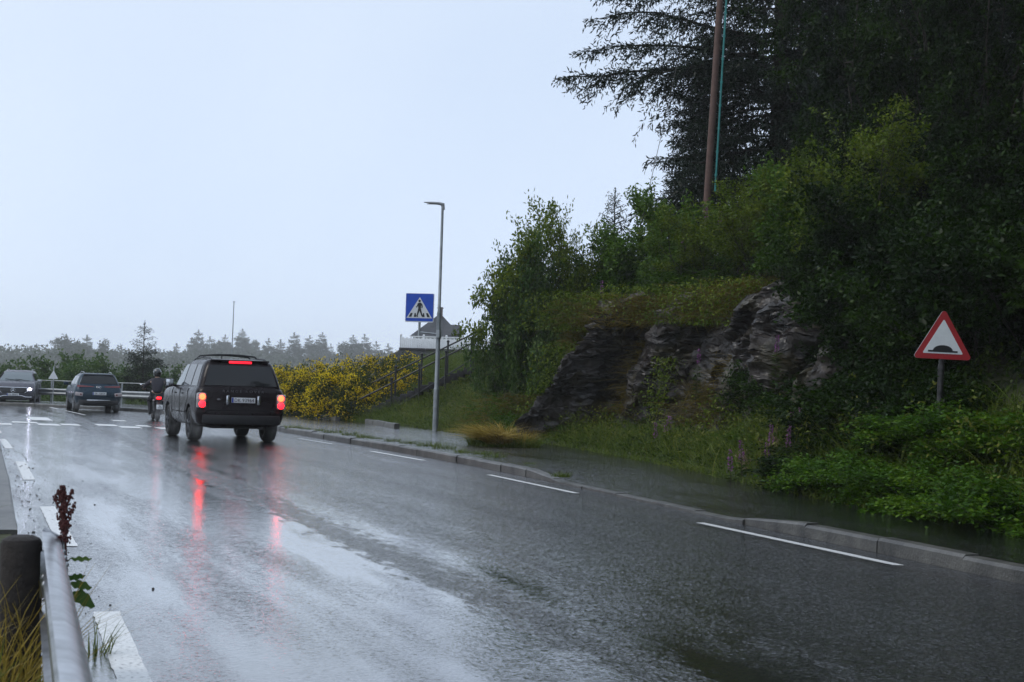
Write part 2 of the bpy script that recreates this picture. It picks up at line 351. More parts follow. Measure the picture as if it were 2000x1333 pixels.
KR = [(11, -10), (7.6, 0), (6.3, 3.6), (5.1, 7), (3.83, 10.53), (3.19, 12.55), (2.38, 15.06), (1.6, 17.7), (.7, 20.6), (.07, 22.6), (-.88, 25.4), (-2.49, 29.7), (-4.16, 33.9), (-5.98, 38.5), (-8.1, 44), (-10.3, 49.5), (-12.4, 54), (-14.6, 57.4), (-17.6, 60.2), (-21.5, 62.4), (-30, 65.5), (-46, 69)]
KL = [(4.0, -10), (.42, 0), (-1.0, 3.5), (-2.25, 6.6), (-3.1, 9), (-4.1, 12.0), (-4.95, 14.3), (-6.15, 17.6), (-8.86, 24.9), (-10.9, 30.4), (-12.9, 35.8), (-14.8, 40.7), (-17.2, 45.5), (-20.5, 50), (-25.5, 53.6), (-32, 56), (-48, 60)]
PB = [(11.6, -8), (8.9, 0), (7.5, 4.5), (6.3, 8.6), (4.97, 13.6), (4.5, 15.1), (4.05, 16.9), (3.62, 19.4), (3.2, 22.6), (2.45, 26.6), (1.2, 32.3), (-.55, 37), (-1.75, 40.4), (-3.6, 45.2), (-4.84, 47.9), (-6.72, 52.2), (-8.6, 57), (-10.9, 61.6), (-14.4, 65.4), (-20, 68.6), (-30, 71.5), (-46, 75)]
def resample(pl, step):
    pl = [Vector(p) for p in pl]; out = []
    # Catmull-Rom
    for i in range(len(pl) - 1):
        p0, p1, p2, p3 = pl[max(i - 1, 0)], pl[i], pl[i + 1], pl[min(i + 2, len(pl) - 1)]
        n = max(1, int((p2 - p1).length / step))
        for k in range(n):
            t = k / n
            out.append(.5 * ((2 * p1) + (p2 - p0) * t + (2 * p0 - 5 * p1 + 4 * p2 - p3) * t * t + (3 * p1 - p0 - 3 * p2 + p3) * t ** 3))
    return out + [pl[-1]]
def by_count(pl, n):
    pl = resample(pl, .2); d = [0]
    for a, b in zip(pl, pl[1:]): d.append(d[-1] + (b - a).length)
    xs = np.linspace(0, d[-1], n); X = np.interp(xs, d, [p.x for p in pl]); Y = np.interp(xs, d, [p.y for p in pl]); return [Vector((x, y)) for x, y in zip(X, Y)]
def sheet(name, A, B, z, m, across=8):
    vs = []; fs = []; n = len(A)
    for a, b in zip(A, B):
        for k in range(across + 1):
            p = a.lerp(b, k / across); vs.append((p.x, p.y, z if not callable(z) else z(p.x, p.y)))
    for i in range(n - 1):
        for k in range(across):
            q = i * (across + 1) + k; fs.append((q, q + 1, q + across + 2, q + across + 1))
    o = obj(name, npmesh(name, vs, fs, m, True)); return o
def dirs(pl):
    return [(pl[min(i + 1, len(pl) - 1)] - pl[max(i - 1, 0)]).normalized() for i in range(len(pl))]
def right_of(d): return Vector((d.y, -d.x))

kr, kl = by_count(KR, 120), by_count(KL, 120)
road = tag(sheet('road', kl, kr, 0.0, M['asphalt'], 10), kind='structure')

# pavement on the right, behind the kerb; the kerb is lowered between y 13.6 and 20.8
def kerb_h(y):
    def sm(a, b, x): t = min(1, max(0, (x - a) / (b - a))); return t * t * (3 - 2 * t)
    return .13 - .10 * sm(13.3, 15.6, y) * (1 - sm(20.2, 22.4, y))
kk = resample(KR, .25); dk = dirs(kk)
def edge_strip(name, line, d, prof, m, hfun, joints=1.0, gap=.012, kind='structure', seed=1, side=1):
    """kerb: a profile (offset, height factor) swept along a line, with a joint every `joints` metres"""
    rng = random.Random(seed); mb = MB(); acc = 0; seg = [0]; k = len(prof)
    for i in range(1, len(line)): acc += (line[i] - line[i - 1]).length; seg.append(acc)
    L_ = seg[-1]; pos = 0
    xs = [p.x for p in line]; ys = [p.y for p in line]
    while pos < L_ - .1:
        end = min(pos + joints, L_); jl, jz = rng.uniform(-.012, .012), rng.uniform(-.012, .012)
        n = max(2, int((end - pos) / .25) + 1); vs = []; fs = []
        for t in np.linspace(pos + gap / 2, end - gap / 2, n):
            x, y = np.interp(t, seg, xs), np.interp(t, seg, ys); x2, y2 = np.interp(t + .05, seg, xs), np.interp(t + .05, seg, ys)
            dd = Vector((x2 - x, y2 - y)); dd = dd.normalized() if dd.length > 1e-6 else d[-1]; r = right_of(dd) * side; h = hfun(y)
            for (o_, hf) in prof: vs.append((x + r.x * (o_ + jl), y + r.y * (o_ + jl), hf * h + jz * (hf > .2) if hf > 0 else -.12))
        for i in range(n - 1):
            for j in range(k - 1): fs.append((i * k + j, i * k + j + 1, (i + 1) * k + j + 1, (i + 1) * k + j))
        fs += [tuple(range(k)), tuple(range((n - 1) * k, n * k))]
        mb.add(vs, fs); pos = end
    return tag(mb.build(name, m, angle=30), kind=kind)
kprof = [(0, -1), (.006, .8), (.03, 1.0), (.15, 1.02), (.152, -1)]
edge_strip('kerb', kk, dk, kprof, M['concrete'], kerb_h, 1.25)
pb = by_count(PB, 200); kin = by_count(KR, 200); dkin = dirs(kin)
kin2 = [p + right_of(d) * .15 for p, d in zip(kin, dkin)]
dpb = dirs(pb); pb2 = [p + right_of(d) * .35 for p, d in zip(pb, dpb)]
def pave_z(x, y): return kerb_h(y) - .006
vs = []; fs = []; ac = 8
for i, (a, b) in enumerate(zip(kin2, pb2)):
    for k in range(ac + 1):
        p = a.lerp(b, k / ac); h0 = kerb_h(a.y) - .006; vs.append((p.x, p.y, h0 + (.125 - h0) * min(1, k / 4)))
for i in range(len(kin2) - 1):
    for k in range(ac): q = i * (ac + 1) + k; fs.append((q, q + 1, q + ac + 2, q + ac + 1))
pave = tag(obj('pavement', npmesh('pavement', vs, fs, M['path_asphalt'], True)), kind='structure')
# kerb along the back of the pavement, in two lengths with the way to the steps between
bk = [gnd(770, 838, .125).xy, gnd(740, 832, .125).xy, gnd(712, 827, .125).xy]
edge_strip('back_kerb', resample(bk, .2), dirs(resample(bk, .2)), [(0, -1), (.005, .85), (.02, 1), (.16, 1), (.162, -1)], M['concrete'], lambda y: .27, 1.0)
bk2 = [gnd(655, 822, .125).xy, gnd(600, 814, .125).xy, gnd(548, 808, .125).xy, Vector((-11.6, 62.5))]
edge_strip('back_kerb', resample(bk2, .2), dirs(resample(bk2, .2)), [(0, -1), (.005, .85), (.02, 1), (.16, 1), (.162, -1)], M['concrete'], lambda y: .27, 1.0, seed=4)
# left: kerb and narrow pavement from y 12 on
ll = resample([p for p in KL if p[1] >= 11.9], .25)
edge_strip('kerb', ll, dirs(ll), kprof, M['concrete'], lambda y: .1 * min(1, max(.15, (y - 11.5) / 2.5)), 6.0, seed=7, side=-1)
lp = by_count([p for p in KL if p[1] >= 11.9], 60); dl = dirs(lp)
tag(sheet('pavement', [p - right_of(d) * 1.75 for p, d in zip(lp, dl)], [p - right_of(d) * .14 for p, d in zip(lp, dl)], lambda x, y: .095 * min(1, max(.1, (y - 11.5) / 2.5)) - .004, M['path_asphalt'], 4), kind='structure')

# painted lines: every dash a piece of its own under the road
def dash(a, b, wd, name='edge_line_dash', z=.004):
    a, b = Vector(a[:2]), Vector(b[:2]); d = (b - a).normalized(); r = right_of(d) * wd / 2; n = max(2, int((b - a).length / .06)); rng = random.Random(int(a.y * 100))
    vs = []; fs = []
    for i in range(n + 1):
        p = a.lerp(b, i / n)
        for sg in (-1, 1): vs.append((*(p + r * sg * (1 + rng.uniform(-.07, .05)) + d * (rng.uniform(-.015, .015) if i in (0, n) else 0)), z))
    for i in range(n): fs.append((2 * i, 2 * i + 1, 2 * i + 3, 2 * i + 2))
    return obj(name, npmesh(name, vs, fs, M['paint']), road)
for a, b in [((1755, 1105), (1368, 1022)), ((1125, 964), (955, 928)), ((828, 900), (725, 882)), ((650, 868), (583, 857))]:
    dash(gnd(*a), gnd(*b), .1)
a0, a1 = gnd(1755, 1105), gnd(1368, 1022); dd = (a0 - a1).normalized(); dash(a0 + dd * 7.2, a0 + dd * 3.7, .1)
for a, b in [((290, 1400), (207, 1197)), ((133, 1068), (92, 990)), ((57, 938), (40, 902)), ((18, 877), (4, 858))]:
    dash(gnd(*a), gnd(*b), .145)
for i in range(3):
    a = Vector((-11.6, 32.4)) + Vector((-.36, .93)) * i * 7.0; dash(a, a + Vector((-.36, .93)) * 3.4, .14)
for a, b in [((80, 792), (112, 799)), ((128, 802.5), (166, 811))]: dash(gnd(*a), gnd(*b), .1, 'centre_line_dash')
cu = Vector((-math.sin(R(21)), math.cos(R(21)))); cr = right_of(cu)
def cross(px, py, wpx, dep):
    """one block of the worn crossing: near left corner in the picture, width in pixels, depth along the road in metres"""
    a = gnd(px, py); b = gnd(px + wpx, py + wpx * .035); q = [a.xy, b.xy, b.xy + cu * dep, a.xy + cu * dep]
    obj('crossing_stripe', npmesh('crossing_stripe', [(*p, .005) for p in q], [(0, 1, 2, 3)], M['paint']), road)
for c in [(76, 831, 44, 1.5), (121, 831, 38, 1.3), (192, 832, 42, 1.5), (238, 836, 42, 1.4), (271, 833.5, 26, 1.2), (313, 838.5, 40, 1.4), (62, 821, 42, 3.4), (25, 826, 50, 1.2), (-30, 829, 54, 1.4), (222, 822.5, 26, .9)]:
    cross(*c)

# ground: one sheet out to the horizon, dropping away beyond the bend
def gz(x, y):
    def sm(a, b, v): t = np.clip((v - a) / (b - a), 0, 1); return t * t * (3 - 2 * t)
    d = np.sqrt((x + 5) ** 2 + (y - 30) ** 2)
    return -.16 - 4.5 * sm(48, 170, d) * sm(-120, 60, y) + 1.6 * sm(170, 330, d) + 7.0 * sm(430, 720, d) + .35 * np.sin(x * .05) * sm(60, 140, d)
gx = np.concatenate([np.linspace(-820, -130, 18), np.linspace(-120, 120, 80), np.linspace(130, 820, 18)])
gy = np.concatenate([np.linspace(-160, -30, 6), np.linspace(-25, 200, 80), np.linspace(210, 930, 26)])
X, Y = np.meshgrid(gx, gy); V = np.stack([X, Y, gz(X, Y)], -1).reshape(-1, 3); nx, ny = len(gx), len(gy)
F = np.array([(j * nx + i, j * nx + i + 1, (j + 1) * nx + i + 1, (j + 1) * nx + i) for j in range(ny - 1) for i in range(nx - 1)])
ground = tag(obj('ground', npmesh('ground', V, F, M['field'], True)), kind='structure')

# ------------------------------------------------------------------ the bank on the right, the rock cutting
PBn = np.array([(p.x, p.y) for p in resample(PB, .4)])
PBt = np.gradient(PBn, axis=0); PBt /= np.linalg.norm(PBt, axis=1)[:, None]
def side_dist(x, y):
    """signed distance to the back edge of the pavement (right is positive) and the y of the nearest point"""
    P = np.stack([np.ravel(x), np.ravel(y)], -1); S = np.empty(len(P)); T = np.empty(len(P))
    for i in range(0, len(P), 4000):
        q = P[i:i + 4000, None, :] - PBn[None]; d2 = (q ** 2).sum(-1); k = d2.argmin(1); v = q[np.arange(len(k)), k]; t = PBt[k]
        S[i:i + 4000] = np.sign(v[:, 0] * t[:, 1] - v[:, 1] * t[:, 0]) * np.sqrt(d2[np.arange(len(k)), k]); T[i:i + 4000] = PBn[k, 1]
    return S.reshape(np.shape(x)), T.reshape(np.shape(x))
def smn(a, b, v): t = np.clip((v - a) / (b - a), 0, 1); return t * t * (3 - 2 * t)
def wav(x, y): return .5 * np.sin(x * .9 + 1.3 * np.sin(y * .6)) * np.cos(y * .73 + x * .21) + .3 * np.sin(x * 2.3 + y * 1.7)
def ter(x, y):
    x = np.asarray(x, float); y = np.asarray(y, float); s, t = side_dist(x, y)
    rock = smn(25.0, 27.5, t) * (1 - smn(36.2, 38.6, t))                  # where the cutting shows bare rock
    near = 1 - smn(23, 27.5, t); far = smn(36.5, 41, t)
    s0 = np.maximum(s, 0)
    h_near = .12 + .18 * smn(0, .8, s0) + .62 * np.clip(s0 - .8, 0, 5) + .25 * np.clip(s0 - 5.8, 0, 30)
    h_rock = .14 + .15 * np.clip(s0, 0, 2.0) + 3.0 * smn(3.1, 3.9, s0) + .42 * np.clip(s0 - 3.9, 0, 4) + .2 * np.clip(s0 - 7.9, 0, 30)
    h_far = .14 + .14 * np.clip(s0, 0, 1.2) + .40 * np.clip(s0 - 1.2, 0, 6.0) + .05 * np.clip(s0 - 7.2, 0, 30)
    h = h_near * near + h_far * far + h_rock * np.clip(1 - near - far, 0, 1)
    # terrace of the house, level with the top of the steps
    h = np.minimum(h, 3.2 + 6 * smn(2, 16, x) + 2.0 * smn(55, 95, y))
    h = h + .12 * wav(x, y) * smn(.3, 2.5, s0)
    return np.where(s < 0, .12 + np.maximum(s, -1) * .5, h)
tx = np.arange(-34, 46, .5); ty = np.arange(-8, 150, .5); X, Y = np.meshgrid(tx, ty); Z = ter(X, Y); S, T = side_dist(X, Y)
nx, ny = len(tx), len(ty); keep = (S > -.6) & ~((T > 61) & (Y > 62)) & ~((X < -8) & (S > 14))
V = np.stack([X, Y, Z], -1).reshape(-1, 3); kf = keep.ravel(); F = []
for j in range(ny - 1):
    for i in range(nx - 1):
        a = j * nx + i
        if kf[a] and kf[a + 1] and kf[a + nx] and kf[a + nx + 1]: F.append((a, a + 1, a + nx + 1, a + nx))
tag(obj('embankment', npmesh('embankment', V, F, M['earth'], True)), kind='structure')

def rock_mat():
    m = mat('wet_rock', (.06, .05, .05), .5); n = m.node_tree; b = n.nodes['Principled BSDF']; l = n.links.new; tc = nnode(n, 'ShaderNodeTexCoord'); P = tc.outputs['Object']
    a = noise_node(n, P, 1.6, 8, (1, 1, .35)); c1 = ramp_node(n, a, [(.28, (.008, .007, .0065)), (.5, (.026, .02, .017)), (.66, (.05, .039, .033)), (.8, (.085, .076, .07))])
    lich = noise_node(n, P, 5, 8, (1, 1, .25)); lm = ramp_node(n, lich, [(.6, 0.0), (.72, 1.0)])
    moss = noise_node(n, P, 1.1, 6); mo = ramp_node(n, moss, [(.52, 0.0), (.62, 1.0)])
    mx = nnode(n, 'ShaderNodeMix', data_type='RGBA'); l(math_node(n, 'MULTIPLY', lm, .5), mx.inputs[0]); l(c1, mx.inputs[6]); mx.inputs[7].default_value = (.11, .1, .09, 1)
    my = nnode(n, 'ShaderNodeMix', data_type='RGBA'); l(math_node(n, 'MULTIPLY', mo, .6), my.inputs[0]); l(mx.outputs[2], my.inputs[6]); my.inputs[7].default_value = (.05, .04, .012, 1)
    l(my.outputs[2], b.inputs['Base Color'])
    bu = nnode(n, 'ShaderNodeBump'); bu.inputs['Distance'].default_value = .06; bu.inputs['Strength'].default_value = .9; l(noise_node(n, P, 6, 9), bu.inputs['Height']); l(bu.outputs[0], b.inputs['Normal'])
    l(ramp_node(n, noise_node(n, P, 2.3, 4), [(.35, .25), (.65, .6)]), b.inputs['Roughness'])
    return m
M['rock'] = rock_mat()
rl = by_count([(p[0], p[1]) for p in PB if 22 <= p[1] <= 41], 340); rl = [p for p in rl if p.y < 37.3]; rd = dirs(rl); NR = 110
def facets(a, z, sa, sz, seed, amp, tilt):
    """flat tilted slabs: every cell of a skewed lattice is one plane; returns offset and how near a joint is"""
    dv, pv = mn.voronoi(Vector((a / sa, z / sz, seed)), distance_metric='DISTANCE'); val = []
    for c in pv[:2]:
        r1, r2, r3 = ((math.sin(c.x * 127.1 + c.y * 311.7 + c.z * 74.7 + k * 19.3) * 43758.5453) % 1 for k in range(3))
        val.append((r1 - .5) * amp + (r2 - .5) * tilt * (a / sa - c.x) * sa + (r3 - .35) * tilt * (z / sz - c.y) * sz)
    t = min(1, (dv[1] - dv[0]) / .22); w_ = .5 + .5 * t * t * (3 - 2 * t)          # the planes meet over a short steep step
    return val[0] * w_ + val[1] * (1 - w_), dv[1] - dv[0]
rows = [[] for _ in range(NR + 1)]; vs = []; fs = []; st_ = (rl[1] - rl[0]).length
for i, (p, d) in enumerate(zip(rl, rd)):
    r = right_of(d)
    for k in range(NR + 1):
        u = k / NR; s = 2.05 + .75 * u; z = .05 + 3.6 * u; a_ = i * st_
        q = Vector((p.x + r.x * s, p.y + r.y * s, z)); sk = a_ + z * .42 + mn.noise(Vector((a_ * .5, z * .5, 9))) * .5
        wob = mn.noise(q * 1.7) * .18
        ra_, rz2 = sk * .8 + z * .6, z * .8 - sk * .6; rb_, rz3 = sk * .94 - z * .34, z * .94 + sk * .34
        o1, j1 = facets(sk + wob, z * .25 + wob, 1.9, 9.0, 3.1, .95, .6); o2, j2 = facets(ra_ + wob * 2, rz2 + wob, .8, 2.3, 8.4, .34, .6); o3, j3 = facets(rb_ + wob, rz3 + wob, .3, .62, 5.7, .06, .5)
        off = o1 + o2 + o3 - .28 * max(0, 1 - j1 / .07) - .09 * max(0, 1 - j2 / .12) + mn.noise(Vector((a_ * .35, 4.2, z * .4))) * .35
        edge = min(1, i / 36, (len(rl) - 1 - i) / 60); off -= (1 - edge) * 1.6 + max(0, u - .84) * 4.0 - max(0, .16 - u) * 1.0
        rows[k].append((q.x - r.x * off, q.y - r.y * off, z))
NC = 460; cols = []
for k in range(NR + 1):                       # even out the columns along the surface so that steep steps keep their detail
    A = np.array(rows[k]); d_ = np.concatenate([[0], np.cumsum(np.linalg.norm(np.diff(A[:, :2], axis=0), axis=1))]); t = np.linspace(0, d_[-1], NC); cols.append(np.stack([np.interp(t, d_, A[:, j]) for j in range(3)], -1))
cols = np.array(cols)
for i in range(NC):
    for k in range(NR + 1):
        p3 = Vector(cols[k, i]); p3 += mn.noise_vector(p3 * 1.9) * .15 + mn.noise_vector(p3 * 5.3) * .07 + mn.noise_vector(p3 * 13) * .03; vs.append(tuple(p3))
for i in range(NC - 1):
    for k in range(NR): q = i * (NR + 1) + k; fs.append((q, q + 1, q + NR + 2, q + NR + 1))
rk = obj('rock_face', npmesh('rock_face', vs, fs, M['rock'], True)); rk.data.set_sharp_from_angle(angle=R(32)); tag(rk, kind='structure')

# ------------------------------------------------------------------ vehicles
def paint(name, col, rough=.28, metal=.3):
    m = mat(name, col, rough, metal, spec=.12, coat=.12); n = m.node_tree; b = n.nodes['Principled BSDF']; tc = nnode(n, 'ShaderNodeTexCoord')
    v = nnode(n, 'ShaderNodeTexVoronoi'); v.inputs['Scale'].default_value = 55; n.links.new(tc.outputs['Object'], v.inputs['Vector'])     # rain drops
    bu = nnode(n, 'ShaderNodeBump'); bu.inputs['Distance'].default_value = .003; bu.inputs['Strength'].default_value = .35
    n.links.new(ramp_node(n, v.outputs['Distance'], [(.1, 1.0), (.35, 0.0)]), bu.inputs['Height']); n.links.new(bu.outputs[0], b.inputs['Coat Normal'])
    t = noise_node(n, tc.outputs['Object'], 3, 5); n.links.new(ramp_node(n, t, [(.35, rough * .8), (.7, rough * 1.5)]), b.inputs['Roughness'])
    return m
M['suv_paint'] = paint('dark_suv_paint', (.0065, .0025, .004), .25, 0.0)
M['cross_paint'] = paint('blue_grey_paint', (.022, .042, .062), .3)
M['oncoming_paint'] = paint('grey_paint', (.11, .11, .13), .3)
M['door_gap'] = mat('door_gap', (.003, .003, .003), .8)

def plan(y0, y1, w, rr, rf, br=0.0, bf=0.0, z=0.0, zf=None):
    """rounded plan outline; rr / rf corner radii and br / bf bulge of rear and front"""
    pts = []; ns, ne, nc = 14, 8, 5
    for i in range(ne): x = -(w - rr) + 2 * (w - rr) * i / ne; pts.append((x, y0))
    for i in range(nc): a = -math.pi / 2 + math.pi / 2 * i / nc; pts.append((w - rr + rr * math.cos(a), y0 + rr + rr * math.sin(a)))
    for i in range(ns): y = y0 + rr + (y1 - rf - y0 - rr) * i / ns; pts.append((w, y))
    for i in range(nc): a = math.pi / 2 * i / nc; pts.append((w - rf + rf * math.cos(a), y1 - rf + rf * math.sin(a)))
    for i in range(ne): x = (w - rf) - 2 * (w - rf) * i / ne; pts.append((x, y1))
    for i in range(nc): a = math.pi / 2 + math.pi / 2 * i / nc; pts.append((-(w - rf) + rf * math.cos(a), y1 - rf + rf * math.sin(a)))
    for i in range(ns): y = y1 - rf - (y1 - rf - y0 - rr) * i / ns; pts.append((-w, y))
    for i in range(nc): a = math.pi + math.pi / 2 * i / nc; pts.append((-(w - rr) + rr * math.cos(a), y0 + rr + rr * math.sin(a)))
    out = []; ym = (y0 + y1) / 2
    for x, y in pts:
        k = 1 - (x / w) ** 2; h = (y1 - y0) / 2
        yy = y + (bf * k * max(0, (y - ym) / h) ** 2 if y > ym else -br * k * max(0, (ym - y) / h) ** 2)
        out.append((x, yy, z + (zf(x, yy) if zf else 0)))
    return out
def loft(rings):
    mb = MB(); n = len(rings[0]); vs = [p for r in rings for p in r]; fs = []
    for i in range(len(rings) - 1):
        for k in range(n): fs.append((i * n + k, i * n + (k + 1) % n, (i + 1) * n + (k + 1) % n, (i + 1) * n + k))
    fs.append(tuple(range(n))[::-1])
    # closed on top by strips across, so that a curved top stays smooth
    b = (len(rings) - 1) * n; half = n // 2
    top = [b + k for k in range(n)]
    lo = top[:]; fs.append(tuple(lo)); mb.add(vs, fs); return mb
def solid(o, cutters):
    """cut wheel arches out of the shell, keep the result as plain mesh"""
    for c in cutters:
        md = o.modifiers.new('cut', 'BOOLEAN'); md.operation = 'DIFFERENCE'; md.object = c; md.solver = 'EXACT'
        try: md.material_mode = 'TRANSFER'
        except Exception: pass
    dg = bpy.context.evaluated_depsgraph_get(); dg.update()
    me = bpy.data.meshes.new_from_object(o.evaluated_get(dg)); o.modifiers.clear(); o.data = me
    for c in cutters: bpy.data.objects.remove(c)
    me.polygons.foreach_set('use_smooth', [True] * len(me.polygons)); me.set_sharp_from_angle(angle=R(28)); return o
def interp(tab, z, j):
    zs = [t[0] for t in tab]; return float(np.interp(z, zs, [t[j] for t in tab]))
def patch(mb, f, n=8, m=6, th=.0):
    vs = [f(i / n, j / m) for j in range(m + 1) for i in range(n + 1)]
    fs = [(j * (n + 1) + i, j * (n + 1) + i + 1, (j + 1) * (n + 1) + i + 1, (j + 1) * (n + 1) + i) for j in range(m) for i in range(n)]
    mb.add(vs, fs)
def text_mesh(name, s, size, m, parent, loc, rz=0.0, depth=.002, spacing=1.0, sx=1.0):
    """raised lettering standing upright, read from -y (rz turns it)"""
    cu_ = bpy.data.curves.new(name, 'FONT'); cu_.body = s; cu_.size = size; cu_.align_x = 'CENTER'; cu_.align_y = 'CENTER'; cu_.extrude = depth; cu_.space_character = spacing
    t = bpy.data.objects.new(name, cu_); C.objects.link(t); dg = bpy.context.evaluated_depsgraph_get(); dg.update()
    me = bpy.data.meshes.new_from_object(t.evaluated_get(dg)); bpy.data.objects.remove(t)
    me.transform(Matrix.Translation(loc) @ Matrix.Rotation(rz, 4, 'Z') @ Matrix.Rotation(R(90), 4, 'X') @ Matrix.Diagonal((sx, 1, 1, 1)))
    me.materials.clear(); me.materials.append(m); return obj(name, me, parent)
def wheel(root, x, y, r, wd, rim, spokes=5):
    sg = 1 if x > 0 else -1
    t = MB().lathe([(r * .66, -wd / 2 * .9), (r * .86, -wd / 2), (r * .96, -wd / 2 * .86), (r, -wd * .3), (r, wd * .3), (r * .96, wd / 2 * .86), (r * .86, wd / 2), (r * .66, wd / 2 * .9), (r * .6, 0), (r * .66, -wd / 2 * .9)], (x, y, r), 'x', 28)
    W_ = empty('wheel', (0, 0, 0)); W_.parent = root; bpy.data.objects.remove(W_)
    ty = t.build('wheel', M['rubber'], root)
    q = MB().lathe([(r * .66, sg * wd * .40), (r * .62, sg * wd * .46), (r * .56, sg * wd * .34), (r * .5, sg * wd * .1), (0.001, sg * wd * .1)], (x, y, r), 'x', 24)
    for k in range(spokes):
        a = 2 * math.pi * k / spokes + .3; d = Vector((0, math.cos(a), math.sin(a))); c = Vector((x + sg * wd * .40, y, r))
        q.tube([c + d * r * .06, c + d * r * .6], [r * .11, r * .07], 6)
    q.cyl((x + sg * wd * .3, y, r), (x + sg * wd * .46, y, r), r * .13, n=10)
    q.build('rim', rim, ty)
def strip(mb, pts, wd, nrm):
    """thin dark seam laid along a path on the body"""
    nrm = Vector(nrm).normalized()
    for a, b in zip(pts, pts[1:]):
        a, b = Vector(a), Vector(b); d = (b - a).normalized(); s = d.cross(nrm) * wd / 2; mb.add([a - s, a + s, b + s, b - s, a - s + nrm * -.01, a + s + nrm * -.01, b + s + nrm * -.01, b - s + nrm * -.01], [(0, 1, 2, 3), (0, 4, 5, 1), (2, 6, 7, 3), (1, 5, 6, 2), (3, 7, 4, 0)])

def build_car(name, label, paintm, body, cabin, wheels, wr, ww, hood, rear_glass, wind_glass, sides, rimm, rr=.22, rf=.3, ph=.85, spokes=5):
    root = empty(name); tag(root, label, 'car')
    zf = lambda k: (lambda x, y: -k * max(0, (y - hood[0]) / (hood[1] - hood[0])) ** 1.6 * hood[2] + k * .035 * (1 - min(1, abs(x) / .9) ** 2))
    zt = body[-1][0]
    rings = [plan(b[1], b[2], b[3], rr, rf, b[4], b[5], b[0], zf(max(0, (b[0] - .6) / (zt - .6))) if b[0] > .6 else None) for b in body]
    top = [(x * .9, y * .96 if y < 0 else y * .96, z + .02) for x, y, z in rings[-1]]
    rings += [top, [(x * .5, y * .9, z + .03 + .01) for x, y, z in rings[-1]]]
    bo = loft(rings).build('body', [paintm, M['dark_plastic']], root)
    cut = []
    for (wx, wy) in wheels[::2]:
        c = MB(); c.cyl((-1.3, wy, wr + .01), (1.3, wy, wr + .01), wr * 1.16, n=40); k = c.build('cutter', M['dark_plastic']); cut.append(k)
    solid(bo, cut)
    for me_p in (bo.data,):
        pass
    cr_ = [plan(c[1], c[2], c[3], min(.16, c[3] * .4), min(.22, c[3] * .4), c[4], c[5], c[0]) for c in cabin]
    cb = loft(cr_).build('cabin', paintm, root, angle=40)
    # inner arch, underbody
    u = MB(); u.box((0, 0, body[0][0] + .02), (body[0][3] * 1.35, (body[0][2] - body[0][1]) * .86, .14), bev=.03)
    for (wx, wy) in wheels[::2]: u.cyl((-abs(wx), wy, wr), (abs(wx), wy, wr), .05)
    u.cyl((.5, body[0][1] - .02, body[0][0] - .02), (.5, body[0][1] + .5, body[0][0] - .01), .04)
    u.build('underbody', M['dark_plastic'], root)
    for (wx, wy) in wheels: wheel(root, wx, wy, wr, ww, rimm, spokes)
    W = lambda z: interp(cabin, z, 3); YR = lambda z, x=0: interp(cabin, z, 1) - interp(cabin, z, 4) * (1 - (x / W(z)) ** 2); YF = lambda z, x=0: interp(cabin, z, 2) + interp(cabin, z, 5) * (1 - (x / W(z)) ** 2)
    z0, z1, k0, k1 = rear_glass; g = MB()
    def fr(u, v):
        z = z0 + (z1 - z0) * v; x = (2 * u - 1) * (k0 + (k1 - k0) * v); return (x, YR(z, x) - .008, z)
    patch(g, fr, 12, 8); g.build('rear_window', M['glass'], root)
    z0, z1, k0, k1 = wind_glass; g = MB()
    def ff(u, v):
        z = z0 + (z1 - z0) * v; x = (2 * u - 1) * (k0 + (k1 - k0) * v); return (x, YF(z, x) + .008, z)
    patch(g, ff, 12, 8); g.build('windscreen', M['glass'], root)
    for sg in (-1, 1):
        for (a0, a1, b0, b1, z0, z1) in sides:          # rear / front y at the bottom, at the top
            g = MB()
            def fs_(u, v):
                z = z0 + (z1 - z0) * v; ya = a0 + (b0 - a0) * v; yb = a1 + (b1 - a1) * v; y = ya + (yb - ya) * u; return (sg * (W(z) + .008), y, z)
            patch(g, fs_, 6, 6); g.build('side_window', M['glass'], root)
    return root, W, YR, YF
def number_plate(root, x, y, z, text, rz=0.0, flip=1, wd=.52, ht=.115):
    p = MB().box((x, y, z), (wd, .012, ht), bev=.004).build('number_plate', M['plate'], root)
    yo = y - flip * .008
    MB().box((x - flip * wd * .455, yo + flip * .0005, z), (wd * .075, .004, ht * .92)).build('country_band', M['plate_blue'], p)
    text_mesh('plate_characters', text, ht * .92, M['ink'], p, (x + flip * wd * .03, yo, z - .002), rz, .002, 1.08, .92)
    return p

